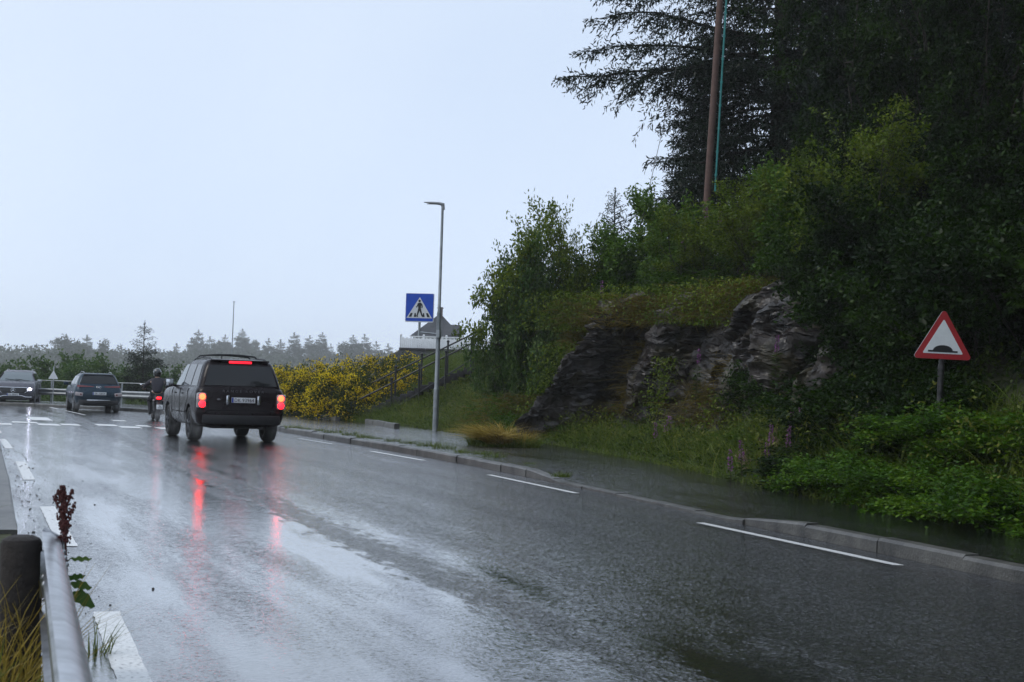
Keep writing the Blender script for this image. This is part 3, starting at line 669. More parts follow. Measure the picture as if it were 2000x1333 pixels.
# --- dark SUV, braking
sb = [(.34, -2.28, 2.25, .86, .02, .05), (.42, -2.40, 2.36, .93, .03, .08), (.56, -2.45, 2.40, .965, .04, .09), (.66, -2.45, 2.42, .975, .03, .08), (.70, -2.425, 2.41, .975, .03, .08), (.95, -2.41, 2.40, .98, .03, .08), (1.08, -2.38, 2.36, .97, .03, .08), (1.15, -2.35, 2.30, .945, .03, .08), (1.18, -2.32, 2.24, .925, .03, .07)]
sc = [(1.16, -2.31, 1.02, .915, .03, .12), (1.36, -2.25, .70, .86, .03, .12), (1.60, -2.15, .32, .79, .04, .12), (1.72, -2.09, .10, .745, .05, .1), (1.78, -2.03, -.02, .70, .05, .08), (1.815, -1.92, -.14, .63, .05, .06), (1.835, -1.6, -.45, .45, .02, .02)]
suv, W_, YR_, YF_ = build_car('dark_suv', 'black boxy SUV with glowing red brake lamps driving away on the wet road', M['suv_paint'], sb, sc, [(-.83, -1.42), (.83, -1.42), (-.83, 1.46), (.83, 1.46)], .375, .28, (.9, 2.4, .09),
    (1.24, 1.68, .80, .68), (1.22, 1.70, .76, .62), [(-2.0, -1.28, -1.84, -1.26, 1.22, 1.69), (-1.18, -.28, -1.16, -.3, 1.22, 1.70), (-.18, .72, -.2, .16, 1.22, 1.70)], M['rim_dark'])
for sg in (-1, 1):
    h = MB(); h.box((sg * .875, -2.405, .905), (.2, .12, .33), bev=.03); ho = h.build('tail_lamp', M['lamp_clear'], suv)
    MB().ball((sg * .862, -2.468, .985), (.068, .03, .068), 16, 8).build('brake_bulb', M['brake_on'], ho)
    MB().ball((sg * .862, -2.468, .825), (.07, .03, .07), 16, 8).build('tail_bulb', M['tail_on'], ho)
    MB().box((sg * .60, -2.482, .575), (.22, .02, .035), bev=.008).build('reflector', M['tail_off'], suv)
    mi = MB(); mi.box((sg * 1.09, .62, 1.27), (.2, .1, .2), bev=.035); mi.cyl((sg * .9, .66, 1.19), (sg * 1.03, .64, 1.22), .03); mo = mi.build('wing_mirror', M['suv_paint'], suv)
    MB().box((sg * 1.09, .567, 1.27), (.16, .006, .155), bev=.002).build('mirror_glass', M['chrome'], mo)
    rl_ = MB(); yy = [-1.95, -1.85, -1.4, -.8, .0, .15]; zz = [1.80, 1.835, 1.85, 1.858, 1.84, 1.78]
    rl_.tube([(sg * (.60 if 0 < i < 5 else .61), yy[i], zz[i]) for i in range(6)], .018, 8); rl_.build('roof_rail', M['black_metal'], suv)
    MB().box((sg * .97, -.55, 1.04), (.05, .2, .035), bev=.012).build('door_handle', M['dark_plastic'], suv)
    MB().box((sg * .97, .42, 1.04), (.05, .2, .035), bev=.012).build('door_handle', M['dark_plastic'], suv)
    s_ = MB()
    for yl in (-1.22, -.22, .86):
        strip(s_, [(sg * .982, yl if yl > -1 else yl + .25 * (z < .8), z) for z in (.45, .7, .95, 1.08)] + [(sg * .95, yl, 1.16)], .012, (sg, 0, 0))
    strip(s_, [(sg * .984, y, .62) for y in (-.95, .9)], .02, (sg, 0, 0)); s_.build('door_gap', M['door_gap'], suv)
for yc in (-1.0, -.3):
    cbm = MB(); cbm.tube([(-.62, yc, 1.85), (-.56, yc, 1.905), (-.3, yc, 1.93), (0, yc, 1.938), (.3, yc, 1.93), (.56, yc, 1.905), (.62, yc, 1.85)], .02, 8); cbm.build('roof_crossbar', M['black_metal'], suv)
tg = MB(); strip(tg, [(-.76, -2.462, .70), (.76, -2.462, .70)], .03, (0, -1, 0)); strip(tg, [(-.74, -2.452, .95), (-.74, -2.46, .72)], .012, (0, -1, 0)); strip(tg, [(.74, -2.452, .95), (.74, -2.46, .72)], .012, (0, -1, 0)); tg.build('tailgate_gap', M['door_gap'], suv)
MB().box((0, -2.47, .5), (1.7, .05, .2), bev=.02).build('rear_bumper', M['dark_plastic'], suv)
MB().box((0, -2.13, 1.755), (.5, .06, .05), bev=.012).build('brake_strip', M['strip_on'], suv)
sp_ = MB(); sp_.box((0, -2.06, 1.79), (1.3, .16, .035), bev=.015); sp_.build('roof_spoiler', M['suv_paint'], suv)
for sg in (-1, 1): MB().box((sg * .34 + .03, -2.455, .925), (.07, .03, .2), bev=.012).build('plate_lamp_cover', M['chrome'], suv)
number_plate(suv, .03, -2.462, .925, 'DK 93964')
text_mesh('tailgate_lettering', 'RANGE ROVER', .075, M['chrome'] if False else M['rim'], suv, (.03, -2.418, 1.115), 0, .004, 1.6, 1.25)
MB().ball((-.5, -2.44, .93), (.045, .01, .022), 12, 6).build('badge', M['rim'], suv)
MB().tube([(.25, -2.235, 1.27), (-.1, -2.21, 1.30), (-.42, -2.2, 1.33)], .01, 6).build('wiper', M['dark_plastic'], suv)
MB().tube([(-.3, -1.55, 1.835), (-.32, -1.65, 1.9), (-.32, -1.62, 1.845)], .012, 6).build('aerial', M['dark_plastic'], suv)
ra = (gnd(385, 860) + gnd(528, 863)) / 2; hd = R(22.5)
suv.rotation_euler = (0, 0, hd); suv.location = (ra.x - .07 - math.sin(hd) * 1.42, ra.y + math.cos(hd) * 1.42, 0)

for q in kids(suv):
    if q.name.startswith('side_window') and max(v.co.y for v in q.data.vertices) > .5: q.data.materials[0] = M['lit_through_glass']
# --- blue grey crossover further on
kb = [(.27, -1.9, 1.9, .78, .03, .05), (.36, -2.0, 2.0, .85, .05, .1), (.52, -2.05, 2.04, .89, .06, .12), (.66, -2.07, 2.05, .9, .06, .12), (.8, -2.04, 2.02, .895, .05, .12), (.92, -1.98, 1.94, .875, .05, .12), (1.0, -1.93, 1.84, .845, .05, .1), (1.03, -1.9, 1.76, .82, .05, .1)]
kc = [(1.0, -1.9, 1.02, .82, .05, .12), (1.15, -1.84, .72, .775, .05, .12), (1.33, -1.72, .35, .70, .06, .12), (1.42, -1.66, .14, .66, .06, .1), (1.475, -1.6, 0.0, .61, .06, .08), (1.505, -1.5, -.12, .54, .05, .06), (1.52, -1.2, -.4, .4, .02, .02)]
kona, W2, YR2, YF2 = build_car('crossover_car', 'blue-grey crossover seen from behind beyond the pedestrian crossing', M['cross_paint'], kb, kc, [(-.77, -1.28), (.77, -1.28), (-.77, 1.3), (.77, 1.3)], .335, .24, (.9, 2.0, .1),
    (1.1, 1.40, .72, .60), (1.06, 1.42, .7, .56), [(-1.5, -.62, -1.36, -.62, 1.07, 1.38), (-.54, .66, -.54, .2, 1.07, 1.40)], M['rim'], rr=.24)
for sg in (-1, 1):
    t = MB()
    def ft(u, v):
        x = sg * (.2 + .62 * u); hh = .03 + .06 * u; z = .985 + (v - .5) * hh + .015 * u; return (x, -1.985 - .03 * (1 - (x / .85) ** 2) + .12 * max(0, u - .75) * 1.6 + .035 * (z - .95) / .1 - .015, z)
    patch(t, ft, 12, 4); t.build('tail_lamp', M['tail_off'], kona)
    k = MB(); k.box((sg * .74, -2.045, .68), (.3, .1, .15), Matrix.Rotation(sg * .2, 3, 'Z') @ Matrix.Rotation(sg * -.12, 3, 'Y'), bev=.03); ko = k.build('lower_lamp', M['lamp_clear'], kona)
    MB().box((sg * .66, -2.105, .675), (.1, .02, .06), bev=.01).build('lower_lamp_lens', M['tail_off'], ko)
    mi = MB(); mi.box((sg * 1.0, .62, 1.08), (.2, .1, .14), bev=.035); mi.cyl((sg * .82, .64, 1.02), (sg * .94, .62, 1.05), .025); mi.build('wing_mirror', M['cross_paint'], kona)
    rr_ = MB(); rr_.tube([(sg * .52, -1.45, 1.505), (sg * .52, -1.35, 1.55), (sg * .54, -.6, 1.57), (sg * .54, -.2, 1.51)], .016, 8); rr_.build('roof_rail', M['galv'], kona)
    a_ = MB(); a_.lathe([(.40, sg * .885), (.455, sg * .905), (.46, sg * .85)], (0, -1.28, .335), 'x', 30); a_.lathe([(.40, sg * .885), (.455, sg * .905), (.46, sg * .85)], (0, 1.3, .335), 'x', 30)
for sg in (-1, 1): MB().box((sg * .9, -.3, .93), (.04, .2, .03), bev=.01).build('door_handle', M['cross_paint'], kona)
MB().box((0, -2.085, .37), (1.5, .06, .17), bev=.03).build('rear_bumper', M['dark_plastic'], kona)
MB().box((0, -2.12, .45), (.9, .03, .05), bev=.012).build('bumper_trim', M['chrome'], kona)
MB().box((0, -1.66, 1.445), (1.15, .14, .05), bev=.02).build('roof_spoiler', M['dark_plastic'], kona)
number_plate(kona, 0.02, -2.135, .715, 'EB 33854')
em = MB(); em.tube([(.085 * math.cos(a), -2.035, .955 + .045 * math.sin(a)) for a in np.linspace(0, 2 * math.pi, 25)], .009, 6); em.tube([(-.03, -2.035, .925), (-.02, -2.035, .985)], .01, 6); em.tube([(.03, -2.035, .985), (.02, -2.035, .925)], .01, 6); em.tube([(-.03, -2.035, .95), (.03, -2.035, .962)], .009, 6); em.build('badge', M['chrome'], kona)
MB().box((-.52, -2.03, .85), (.16, .008, .025)).build('model_lettering', M['rim'], kona)
MB().tube([(0, -1.895, 1.1), (.12, -1.88, 1.115), (.34, -1.845, 1.13)], .016, 6).build('wiper', M['dark_plastic'], kona)
MB().box((0, -1.42, 1.535), (.03, .12, .05), bev=.01).build('aerial', M['dark_plastic'], kona)
kp = at(187.5, 803, 58.0); kp.z = 0; kg = gnd(187, 804)
hd = R(22.5); kona.rotation_euler = (0, 0, hd); kona.location = (kg.x - math.sin(hd) * 1.28, kg.y + math.cos(hd) * 1.28, 0)

# --- oncoming car with a lit head lamp
ob = [(.25, -2.0, 2.0, .8, .03, .08), (.34, -2.1, 2.12, .86, .05, .14), (.5, -2.16, 2.18, .9, .06, .16), (.66, -2.18, 2.17, .915, .06, .16), (.8, -2.16, 2.1, .915, .05, .16), (.93, -2.1, 2.0, .9, .05, .15), (1.02, -2.04, 1.9, .87, .05, .13), (1.06, -2.0, 1.8, .84, .05, .1)]
oc = [(1.02, -2.0, 1.05, .845, .05, .14), (1.2, -1.93, .68, .79, .05, .14), (1.4, -1.82, .26, .71, .06, .14), (1.5, -1.74, .02, .665, .06, .12), (1.55, -1.66, -.12, .61, .06, .1), (1.58, -1.55, -.25, .54, .05, .06), (1.595, -1.2, -.5, .4, .02, .02)]
onc, W3, YR3, YF3 = build_car('oncoming_car', 'dark grey oncoming car with its bright head lamp lit at the left edge', M['oncoming_paint'], ob, oc, [(-.78, -1.36), (.78, -1.36), (-.78, 1.37), (.78, 1.37)], .35, .25, (.8, 2.1, .12),
    (1.12, 1.46, .72, .6), (1.09, 1.5, .74, .6), [(-1.6, -.6, -1.4, -.6, 1.1, 1.47), (-.5, .72, -.5, .18, 1.1, 1.48)], M['rim'], rr=.26, rf=.34)
[q for q in kids(onc) if q.name.startswith('windscreen')][0].data.materials[0] = M['lit_through_glass']
FY = lambda x, z: 2.17 + .16 * (1 - (x / .9) ** 2) - (.28 * max(0, z - .62))
gr_ = MB()
def fg(u, v):
    z = .52 + .25 * v; hw = .66 - .10 * abs(v - .45) * 2; x = (2 * u - 1) * hw; return (x, FY(x, z) + .012, z)
patch(gr_, fg, 14, 6); go_ = gr_.build('grille', M['dark_plastic'], onc)
tr = MB(); tr.tube([(x, FY(x, .785) + .02, .785) for x in np.linspace(-.62, .62, 13)], .018, 6); tr.tube([(sg_, FY(sg_, z) + .02, z) for sg_, z in ((.5, .53), (.62, .64), (.58, .76))], .012, 6); tr.tube([(-x, FY(x, z) + .02, z) for x, z in ((.5, .53), (.62, .64), (.58, .76))], .012, 6); tr.build('grille_trim', M['chrome'], go_)
st = MB(); st.tube([(.1 * math.cos(a), FY(0, .65) + .03, .65 + .1 * math.sin(a)) for a in np.linspace(0, 2 * math.pi, 25)], .01, 6)
for k in range(3): a = R(90 + 120 * k); st.tube([(0, FY(0, .65) + .03, .65), (.1 * math.cos(a), FY(0, .65) + .03, .65 + .1 * math.sin(a))], [.016, .004], 6)
st.build('badge', M['chrome'], go_)
for sg in (-1, 1):
    hl = MB(); hl.box((sg * .72, 2.11, .72), (.27, .12, .12), Matrix.Rotation(-sg * .5, 3, 'Z') @ Matrix.Rotation(-sg * .12, 3, 'Y'), bev=.035); hl = hl.build('head_lamp', M['lamp_clear'], onc)
    MB().ball((sg * .70, 2.185, .72), (.085, .03, .06), 14, 8).build('head_lamp_bulb', M['head_on'], hl)
    mi = MB(); mi.box((sg * 1.01, .66, 1.1), (.2, .12, .15), bev=.04); mi.cyl((sg * .84, .66, 1.04), (sg * .95, .66, 1.07), .03); mi.build('wing_mirror', M['galv'], onc)
MB().tube([(x, FY(x, .34) + .0, .36 + .05 * (abs(x) < .45)) for x in np.linspace(-.8, .8, 13)], .022, 6).build('bumper_trim', M['chrome'], onc)
MB().box((0, 2.2, .3), (1.3, .16, .12), bev=.03).build('lower_intake', M['dark_plastic'], onc)
number_plate(onc, 0, 2.37, .46, 'EH 88063', math.pi, -1)
for (x0_, x1_) in ((-.15, .5), (-.6, .05)): MB().tube([(x, YF3(1.1 + .13 * q) + .03, 1.1 + .13 * q) for x, q in ((x0_, 0), ((x0_ + x1_) / 2, .3), (x1_, .55))], .012, 6).build('wiper', M['dark_plastic'], onc)
for sg in (-1, 1): MB().tube([(sg * .54, -1.5, 1.56), (sg * .55, -1.3, 1.62), (sg * .56, -.6, 1.62), (sg * .56, -.3, 1.55)], .016, 8).build('roof_rail', M['galv'], onc)
og = gnd(9, 789.5); hd = R(180 + 14)
onc.rotation_euler = (0, 0, hd); onc.location = (og.x + .1, og.y + 1.4, 0)

# --- light motorcycle and its rider
def skin_mesh(name, J, E, m, sub=2, parent=None, root='pelvis'):
    names = list(J); me = bpy.data.meshes.new(name); me.from_pydata([J[k][0] for k in names], [(names.index(a), names.index(b)) for a, b in E], [])
    o = bpy.data.objects.new(name, me); C.objects.link(o)
    sk = o.modifiers.new('skin', 'SKIN'); sk.use_smooth_shade = True
    for i, k in enumerate(names):
        r = J[k][1]; me.skin_vertices[0].data[i].radius = r if isinstance(r, tuple) else (r, r); me.skin_vertices[0].data[i].use_root = (k == root)
    sf = o.modifiers.new('sub', 'SUBSURF'); sf.levels = sub
    dg = bpy.context.evaluated_depsgraph_get(); dg.update(); m2 = bpy.data.meshes.new_from_object(o.evaluated_get(dg)); o.modifiers.clear(); o.data = m2
    m2.materials.clear(); [m2.materials.append(x) for x in (m if isinstance(m, list) else [m])]; m2.polygons.foreach_set('use_smooth', [True] * len(m2.polygons))
    if parent is not None: o.parent = parent
    return o
moto = tag(empty('motorcycle'), 'light motorcycle with red tail and white plate ahead of the black SUV', 'motorcycle')
def mwheel(y, r, wd):
    t = MB().lathe([(r - .05, -wd / 2 * .8), (r - .02, -wd / 2), (r, -wd * .2), (r, wd * .2), (r - .02, wd / 2), (r - .05, wd / 2 * .8), (r - .05, -wd / 2 * .8)], (0, y, r), 'x', 28).build('wheel', M['rubber'], moto)
    q = MB().lathe([(r - .05, -.03), (r - .075, 0), (r - .05, .03)], (0, y, r), 'x', 24); q.cyl((-.06, y, r), (.06, y, r), .04)
    for k in range(10): a = 2 * math.pi * k / 10; q.cyl((.02 * (-1) ** k, y, r), (0, y + (r - .06) * math.cos(a), r + (r - .06) * math.sin(a)), .006, n=5)
    q.build('rim', M['rim_dark'], t)
mwheel(-.62, .3, .12); mwheel(.68, .3, .1)
b_ = MB(); b_.box((0, .1, .42), (.26, .42, .3), bev=.06); b_.tube([(0, -.5, .62), (0, -.1, .6), (0, .3, .72), (0, .45, .9)], .035, 8)
for sg in (-1, 1): b_.tube([(sg * .07, .68, .3), (sg * .07, .46, .92)], .022, 8); b_.tube([(sg * .09, -.62, .3), (sg * .09, -.1, .36)], .025, 8); b_.tube([(sg * .11, -.6, .34), (sg * .11, -.42, .66)], .028, 8)
b_.build('frame', M['black_metal'], moto)
MB().ball((0, .2, .78), (.15, .26, .13)).build('fuel_tank', M['red_paint'], moto)
MB().tube([(0, -.66, .76), (0, -.4, .73), (0, 0, .7)], [.1, .14, .11], 10).build('saddle', M['rubber'], moto)
tl_ = MB(); tl_.box((0, -.78, .73), (.2, .16, .14), bev=.04); tlo = tl_.build('tail_unit', M['red_paint'], moto)
MB().box((0, -.872, .735), (.14, .03, .06), bev=.012).build('tail_lamp', M['tail_on'], tlo)
mg = MB(); mg.tube([(0, -.7, .64), (0, -.9, .52), (0, -.96, .34)], [.05, .06, .05], 8); mg.build('mudguard', M['dark_plastic'], moto)
mp_ = MB().box((.02, -.985, .45), (.2, .01, .15), Matrix.Rotation(R(-12), 3, 'X'), bev=.003).build('number_plate', M['plate'], moto)
text_mesh('plate_characters', 'EB\n4154', .062, M['ink'], mp_, (.02, -.998, .45), 0, .002)
hb = MB(); hb.tube([(-.4, .3, 1.03), (-.2, .4, 1.0), (0, .44, .98), (.2, .4, 1.0), (.4, .3, 1.03)], .014, 8); hb.cyl((-.42, .29, 1.03), (-.29, .35, 1.02), .02); hb.cyl((.42, .29, 1.03), (.29, .35, 1.02), .02); hb.build('handlebar', M['black_metal'], moto)
for sg in (-1, 1):
    q = MB(); q.cyl((sg * .3, .36, 1.03), (sg * .42, .42, 1.14), .007, n=6); q.ball((sg * .44, .42, 1.15), (.06, .02, .045)); q = q.build('mirror', M['dark_plastic'], moto)
    MB().ball((sg * .44, .405, 1.15), (.052, .012, .038)).build('mirror_glass', M['chrome'], q)
    MB().ball((sg * .15, -.76, .66), (.035, .04, .03)).build('indicator', M['lamp_clear'], moto)
MB().ball((0, .56, .92), (.1, .07, .1)).build('head_lamp', M['lamp_clear'], moto)
MB().tube([(.16, .1, .32), (.17, -.3, .34), (.18, -.8, .42)], [.03, .04, .045], 8).build('exhaust', M['rim'], moto)
rider = tag(empty('person'), 'person in a dark jacket and black helmet riding the motorcycle, seen from behind', 'person')
J = {'pelvis': ((0, -.3, .84), (.15, .12)), 'waist': ((0, -.28, 1.02), (.135, .1)), 'chest': ((0, -.2, 1.22), (.16, .11)), 'neck': ((0, -.14, 1.37), .06), 'jaw': ((0, -.1, 1.46), .07), 'head': ((0, -.1, 1.56), (.085, .1))}
E_ = [('pelvis', 'waist'), ('waist', 'chest'), ('chest', 'neck'), ('neck', 'jaw'), ('jaw', 'head')]
for sg, n_ in ((-1, 'l'), (1, 'r')):
    J.update({n_ + 'sh': ((sg * .19, -.18, 1.29), .07), n_ + 'el': ((sg * .36, .02, 1.12), .05), n_ + 'wr': ((sg * .365, .25, 1.05), .033), n_ + 'hp': ((sg * .365, .32, 1.045), (.02, .042)),
              n_ + 'hi': ((sg * .11, -.24, .8), .1), n_ + 'kn': ((sg * .2, .16, .66), .07), n_ + 'an': ((sg * .17, -.02, .26), .042), n_ + 'to': ((sg * .18, .16, .22), .04)})
    E_ += [('chest', n_ + 'sh'), (n_ + 'sh', n_ + 'el'), (n_ + 'el', n_ + 'wr'), (n_ + 'wr', n_ + 'hp'), ('pelvis', n_ + 'hi'), (n_ + 'hi', n_ + 'kn'), (n_ + 'kn', n_ + 'an'), (n_ + 'an', n_ + 'to')]
    for f in range(4):
        x_ = sg * (.335 + .022 * f); a_, b2_, c_ = f'{n_}f{f}a', f'{n_}f{f}b', f'{n_}f{f}c'
        J.update({a_: ((x_, .37, 1.05), .0095), b2_: ((x_, .385, 1.015 - .004 * f % 2), .009), c_: ((x_, .345, 1.0), .008)}); E_ += [(n_ + 'hp', a_), (a_, b2_), (b2_, c_)]
    J.update({n_ + 't1': ((sg * .32, .3, 1.025), .011), n_ + 't2': ((sg * .315, .325, 1.0), .009)}); E_ += [(n_ + 'wr', n_ + 't1'), (n_ + 't1', n_ + 't2')]
skin_mesh('body', J, E_, M['skin'], 2, rider)
def grow(d, keys): return {k: (J[k][0], tuple(q + d for q in (J[k][1] if isinstance(J[k][1], tuple) else (J[k][1],) * 2))) for k in keys}
jk = grow(.02, ['pelvis', 'waist', 'chest', 'neck', 'lsh', 'lel', 'lwr', 'rsh', 'rel', 'rwr']); jk['neck'] = ((0, -.15, 1.38), .085); jk['pelvis'] = ((0, -.3, .86), (.18, .15))
skin_mesh('jacket', jk, [e for e in E_ if e[0] in jk and e[1] in jk], M['jacket'], 2, rider)
tk = grow(.016, ['pelvis', 'lhi', 'lkn', 'lan', 'rhi', 'rkn', 'ran'])
skin_mesh('trousers', tk, [e for e in E_ if e[0] in tk and e[1] in tk], M['trousers'], 2, rider)
for sg in (-1, 1): skin_mesh('boot', {'pelvis': ((sg * .17, -.03, .33), .055), 'a': ((sg * .17, -.02, .25), .055), 'b': ((sg * .18, .08, .215), (.045, .05)), 'c': ((sg * .18, .19, .205), (.035, .045))}, [('pelvis', 'a'), ('a', 'b'), ('b', 'c')], M['rubber'], 2, rider)
hm = MB(); hm.ball((0, -.1, 1.56), (.13, .155, .15), 20, 14); hm.tube([(0, -.1, 1.43), (0, -.1, 1.5)], [.1, .125], 16); ho = hm.build('helmet', M['helmet'], rider)
vz = MB()
patch(vz, lambda u, v: (.133 * math.sin((u - .5) * 2.4), -.1 + .158 * math.cos((u - .5) * 2.4), 1.51 + .09 * v), 10, 3); vz.build('visor', M['glass'], ho)
mgd = gnd(307, 822); hd = R(20)
for o in (moto, rider): o.rotation_euler = (0, 0, hd); o.location = (mgd.x - math.sin(hd) * .62, mgd.y + math.cos(hd) * .62, 0)

# ------------------------------------------------------------------ street furniture
def shape(mb_pts, name, m, parent, y, th=.003):
    mb = MB(); mb.prism(mb_pts, y - th, y); return mb.build(name, m, parent, smooth=False)
def round_poly(pts, r, n=5):
    out = []; k = len(pts)
    for i in range(k):
        p = Vector(pts[i]); a = (Vector(pts[i - 1]) - p).normalized(); b = (Vector(pts[(i + 1) % k]) - p).normalized(); ang = a.angle(b); d = r / math.tan(ang / 2)
        s, e = p + a * d, p + b * d; c = p + (a + b).normalized() * r / math.sin(ang / 2)
        a0 = math.atan2(s.y - c.y, s.x - c.x); a1 = math.atan2(e.y - c.y, e.x - c.x); da = (a1 - a0 + math.pi) % (2 * math.pi) - math.pi
        out += [(c.x + r * math.cos(a0 + da * t / n), c.y + r * math.sin(a0 + da * t / n)) for t in range(n + 1)]
    return out
# street lamp on the bank
LY = 40.5
lb = at(850, 840, LY); ltop = at(869, 402, LY); lamp = tag(empty('street_lamp', lb), 'slim grey street lamp rising from the grass beside the pedestrian crossing sign', 'street lamp')
H_ = ltop.z - lb.z
p = MB(); p.tube([(0, 0, -.4), (0, 0, 1.15)], [.085, .082], 14); p.tube([(0, 0, 1.15), (0, 0, 1.2), (0, 0, H_ * .52)], [.083, .066, .06], 14); p.tube([(0, 0, H_ * .52), (0, 0, H_ * .525), (0, 0, H_)], [.062, .046, .036], 12); p.build('pole', M['pole_steel'], lamp)
q = MB(); q.tube([(.02, 0, H_ - .12), (.0, 0, H_ + .06)], .05, 10); q.tube([(.03, 0, H_ + .02), (-.1, -.005, H_ + .05), (-.32, -.01, H_ + .07), (-.54, -.02, H_ + .09)], [.05, .075, .065, .02], 12); q = q.build('lamp_head', M['sign_back'], lamp)
for v in q.data.vertices:
    if v.co.x < -.05: v.co.z = (v.co.z - (H_ + .06)) * .55 + H_ + .06
MB().box((-.3, -.01, H_ + .028), (.3, .07, .012), bev=.004).build('lens', M['lamp_clear'], q)
# crossing sign on a bracket from the lamp
sc_ = 57 / (FPX / LY); SW = .82
sgn = at(819.5, 601.5, LY - .18); sg_o = tag(empty('crossing_sign', (sgn.x, sgn.y, sgn.z)), 'square blue pedestrian crossing sign with a walking figure in a white triangle', 'road sign')
sg_o.rotation_euler = (0, 0, R(-8))
h = SW / 2
sq = round_poly([(-h, -h), (h, -h), (h, h), (-h, h)], .03)
pl_ = MB(); pl_.prism(sq, 0, .03); pl_ = pl_.build('sign_panel', M['sign_white'], sg_o, smooth=False)
shape(round_poly([(-h * .965, -h * .93), (h * .965, -h * .93), (h * .965, h * .97), (-h * .965, h * .97)], .02), 'blue_field', M['sign_blue'], pl_, -.002)
shape([(0, h * .74), (-h * .90, -h * .72), (h * .90, -h * .72)], 'white_triangle', M['sign_white'], pl_, -.005)
k = SW
def seg2(a, b, r0, r1):
    a, b = Vector(a), Vector(b); d = (b - a).normalized(); nrm = Vector((-d.y, d.x)); return [tuple(a + nrm * r0), tuple(b + nrm * r1), tuple(b - nrm * r1), tuple(a - nrm * r0)]
ped = MB(); yb0, yb1 = -.012, -.007
ped.prism([(.043 * k * math.cos(t) - 0.004, .235 * k + .043 * k * math.sin(t)) for t in np.linspace(0, 2 * math.pi, 18)[:-1]], yb0, yb1)
ped.prism([(p_[0] * k, p_[1] * k) for p_ in [(-.045, .17), (.035, .18), (.06, .12), (.05, .0), (.04, -.055), (-.045, -.055), (-.05, .05)]], yb0 - .0004, yb1)
for a, b, r0, r1, e_ in [((-.04, .15), (-.08, .05), .024, .02, 1), ((-.08, .05), (-.12, .01), .018, .015, 2), ((.04, .15), (.095, .07), .025, .02, 3), ((.095, .07), (.085, -.01), .018, .016, 4),
                     ((-.01, -.04), (-.05, -.18), .036, .026, 5), ((-.05, -.18), (-.085, -.3), .024, .02, 6), ((-.085, -.295), (-.045, -.305), .018, .014, 7), ((.015, -.04), (.06, -.17), .036, .026, 8), ((.06, -.17), (.1, -.29), .024, .02, 9), ((.1, -.295), (.135, -.3), .016, .014, 10)]:
    ped.prism([(x * k, z * k) for x, z in seg2(a, b, r0, r1)], yb0 - .0004 * e_, yb1)
ped.build('walking_figure', M['sign_black'], pl_, smooth=False)
cs = MB()
for x0, x1, x2, x3 in [(-.375, -.275, -.235, -.305), (-.19, -.10, -.13, -.165), (.10, .19, .165, .13), (.275, .375, .305, .235)]:
    cs.prism([(x0 * k, -.32 * k), (x1 * k, -.32 * k), (x2 * k, -.185 * k), (x3 * k, -.185 * k)], -.0118, -.007)
cs.build('crossing_bars', M['sign_black'], pl_, smooth=False)
br = MB(); br.cyl((.0, .06, -h - .38), (.0, .06, h * .6), .035); dx_ = lb.x - sgn.x; br.cyl((0, .06, -h - .28), (dx_ + .02, .14, -h - .32), .022); br.cyl((dx_, .16, -h - .42), (dx_, .16, -h - .2), .078)
br.build('bracket', M['galv'], sg_o)
# speed hump warning sign in the undergrowth on the right
WY = 17.6
wb = at(1832, 905, WY); wc = at(1841, 664, WY); ws = tag(empty('warning_sign', (wb.x, wb.y, wb.z)), 'red-edged triangular speed hump warning sign on a dark post in the undergrowth', 'road sign')
ws.rotation_euler = (0, R(1.2), R(-4)); hz = wc.z - wb.z; side = .73; tri = lambda s_, z0: [(-s_ / 2, z0 - s_ * .2887), (s_ / 2, z0 - s_ * .2887), (0, z0 + s_ * .5774)]
po = MB(); po.tube([(0, .05, -.3), (0, .05, hz - .3)], .036, 14); po.tube([(0, .05, hz - .31), (0, .05, hz + .25)], .03, 12); po.tube([(0, .05, hz - .42), (0, .05, hz - .33)], .04, 12); po.build('post', mat('worn_dark_post', (.03, .028, .028), .35, .4, noise=(14, .4, 3.0)), ws)
zc = hz - .03
pn = MB(); pn.prism(round_poly(tri(side, zc), .035), 0, .025); pn = pn.build('sign_panel', M['sign_back'], ws, smooth=False)
shape(round_poly(tri(side * .995, zc), .034), 'red_border', M['sign_red'], pn, -.002)
shape(round_poly(tri(side * .68, zc), .01), 'white_field', M['sign_white'], pn, -.005)
zb = zc - side * .68 * .2887 + .018
hump = [(-.18, zb), (.18, zb), (.18, zb + .022), (.125, zb + .022)] + [(.12 * math.cos(t), zb + .02 + .068 * math.sin(t)) for t in np.linspace(.1, math.pi - .1, 14)] + [(-.125, zb + .022), (-.18, zb + .022)]
shape(hump, 'hump_symbol', M['sign_black'], pn, -.008)
# far triangular sign, seen from the back
fs_ = at(104, 735, 66); fb = at(104, 775, 66); fo = tag(empty('small_sign', (fs_.x, fs_.y, -.3)), 'small pale triangular sign far down the road above the guard rail', 'road sign')
po = MB(); po.cyl((0, .05, -.5), (0, .05, fs_.z + .75), .03); po.build('post', M['galv'], fo)
pn = MB(); pn.prism(round_poly(tri(.36 * 1.0 + .1, fs_.z + .3), .02), 0, .02); pn.build('sign_panel', M['sign_white'], fo, smooth=False)

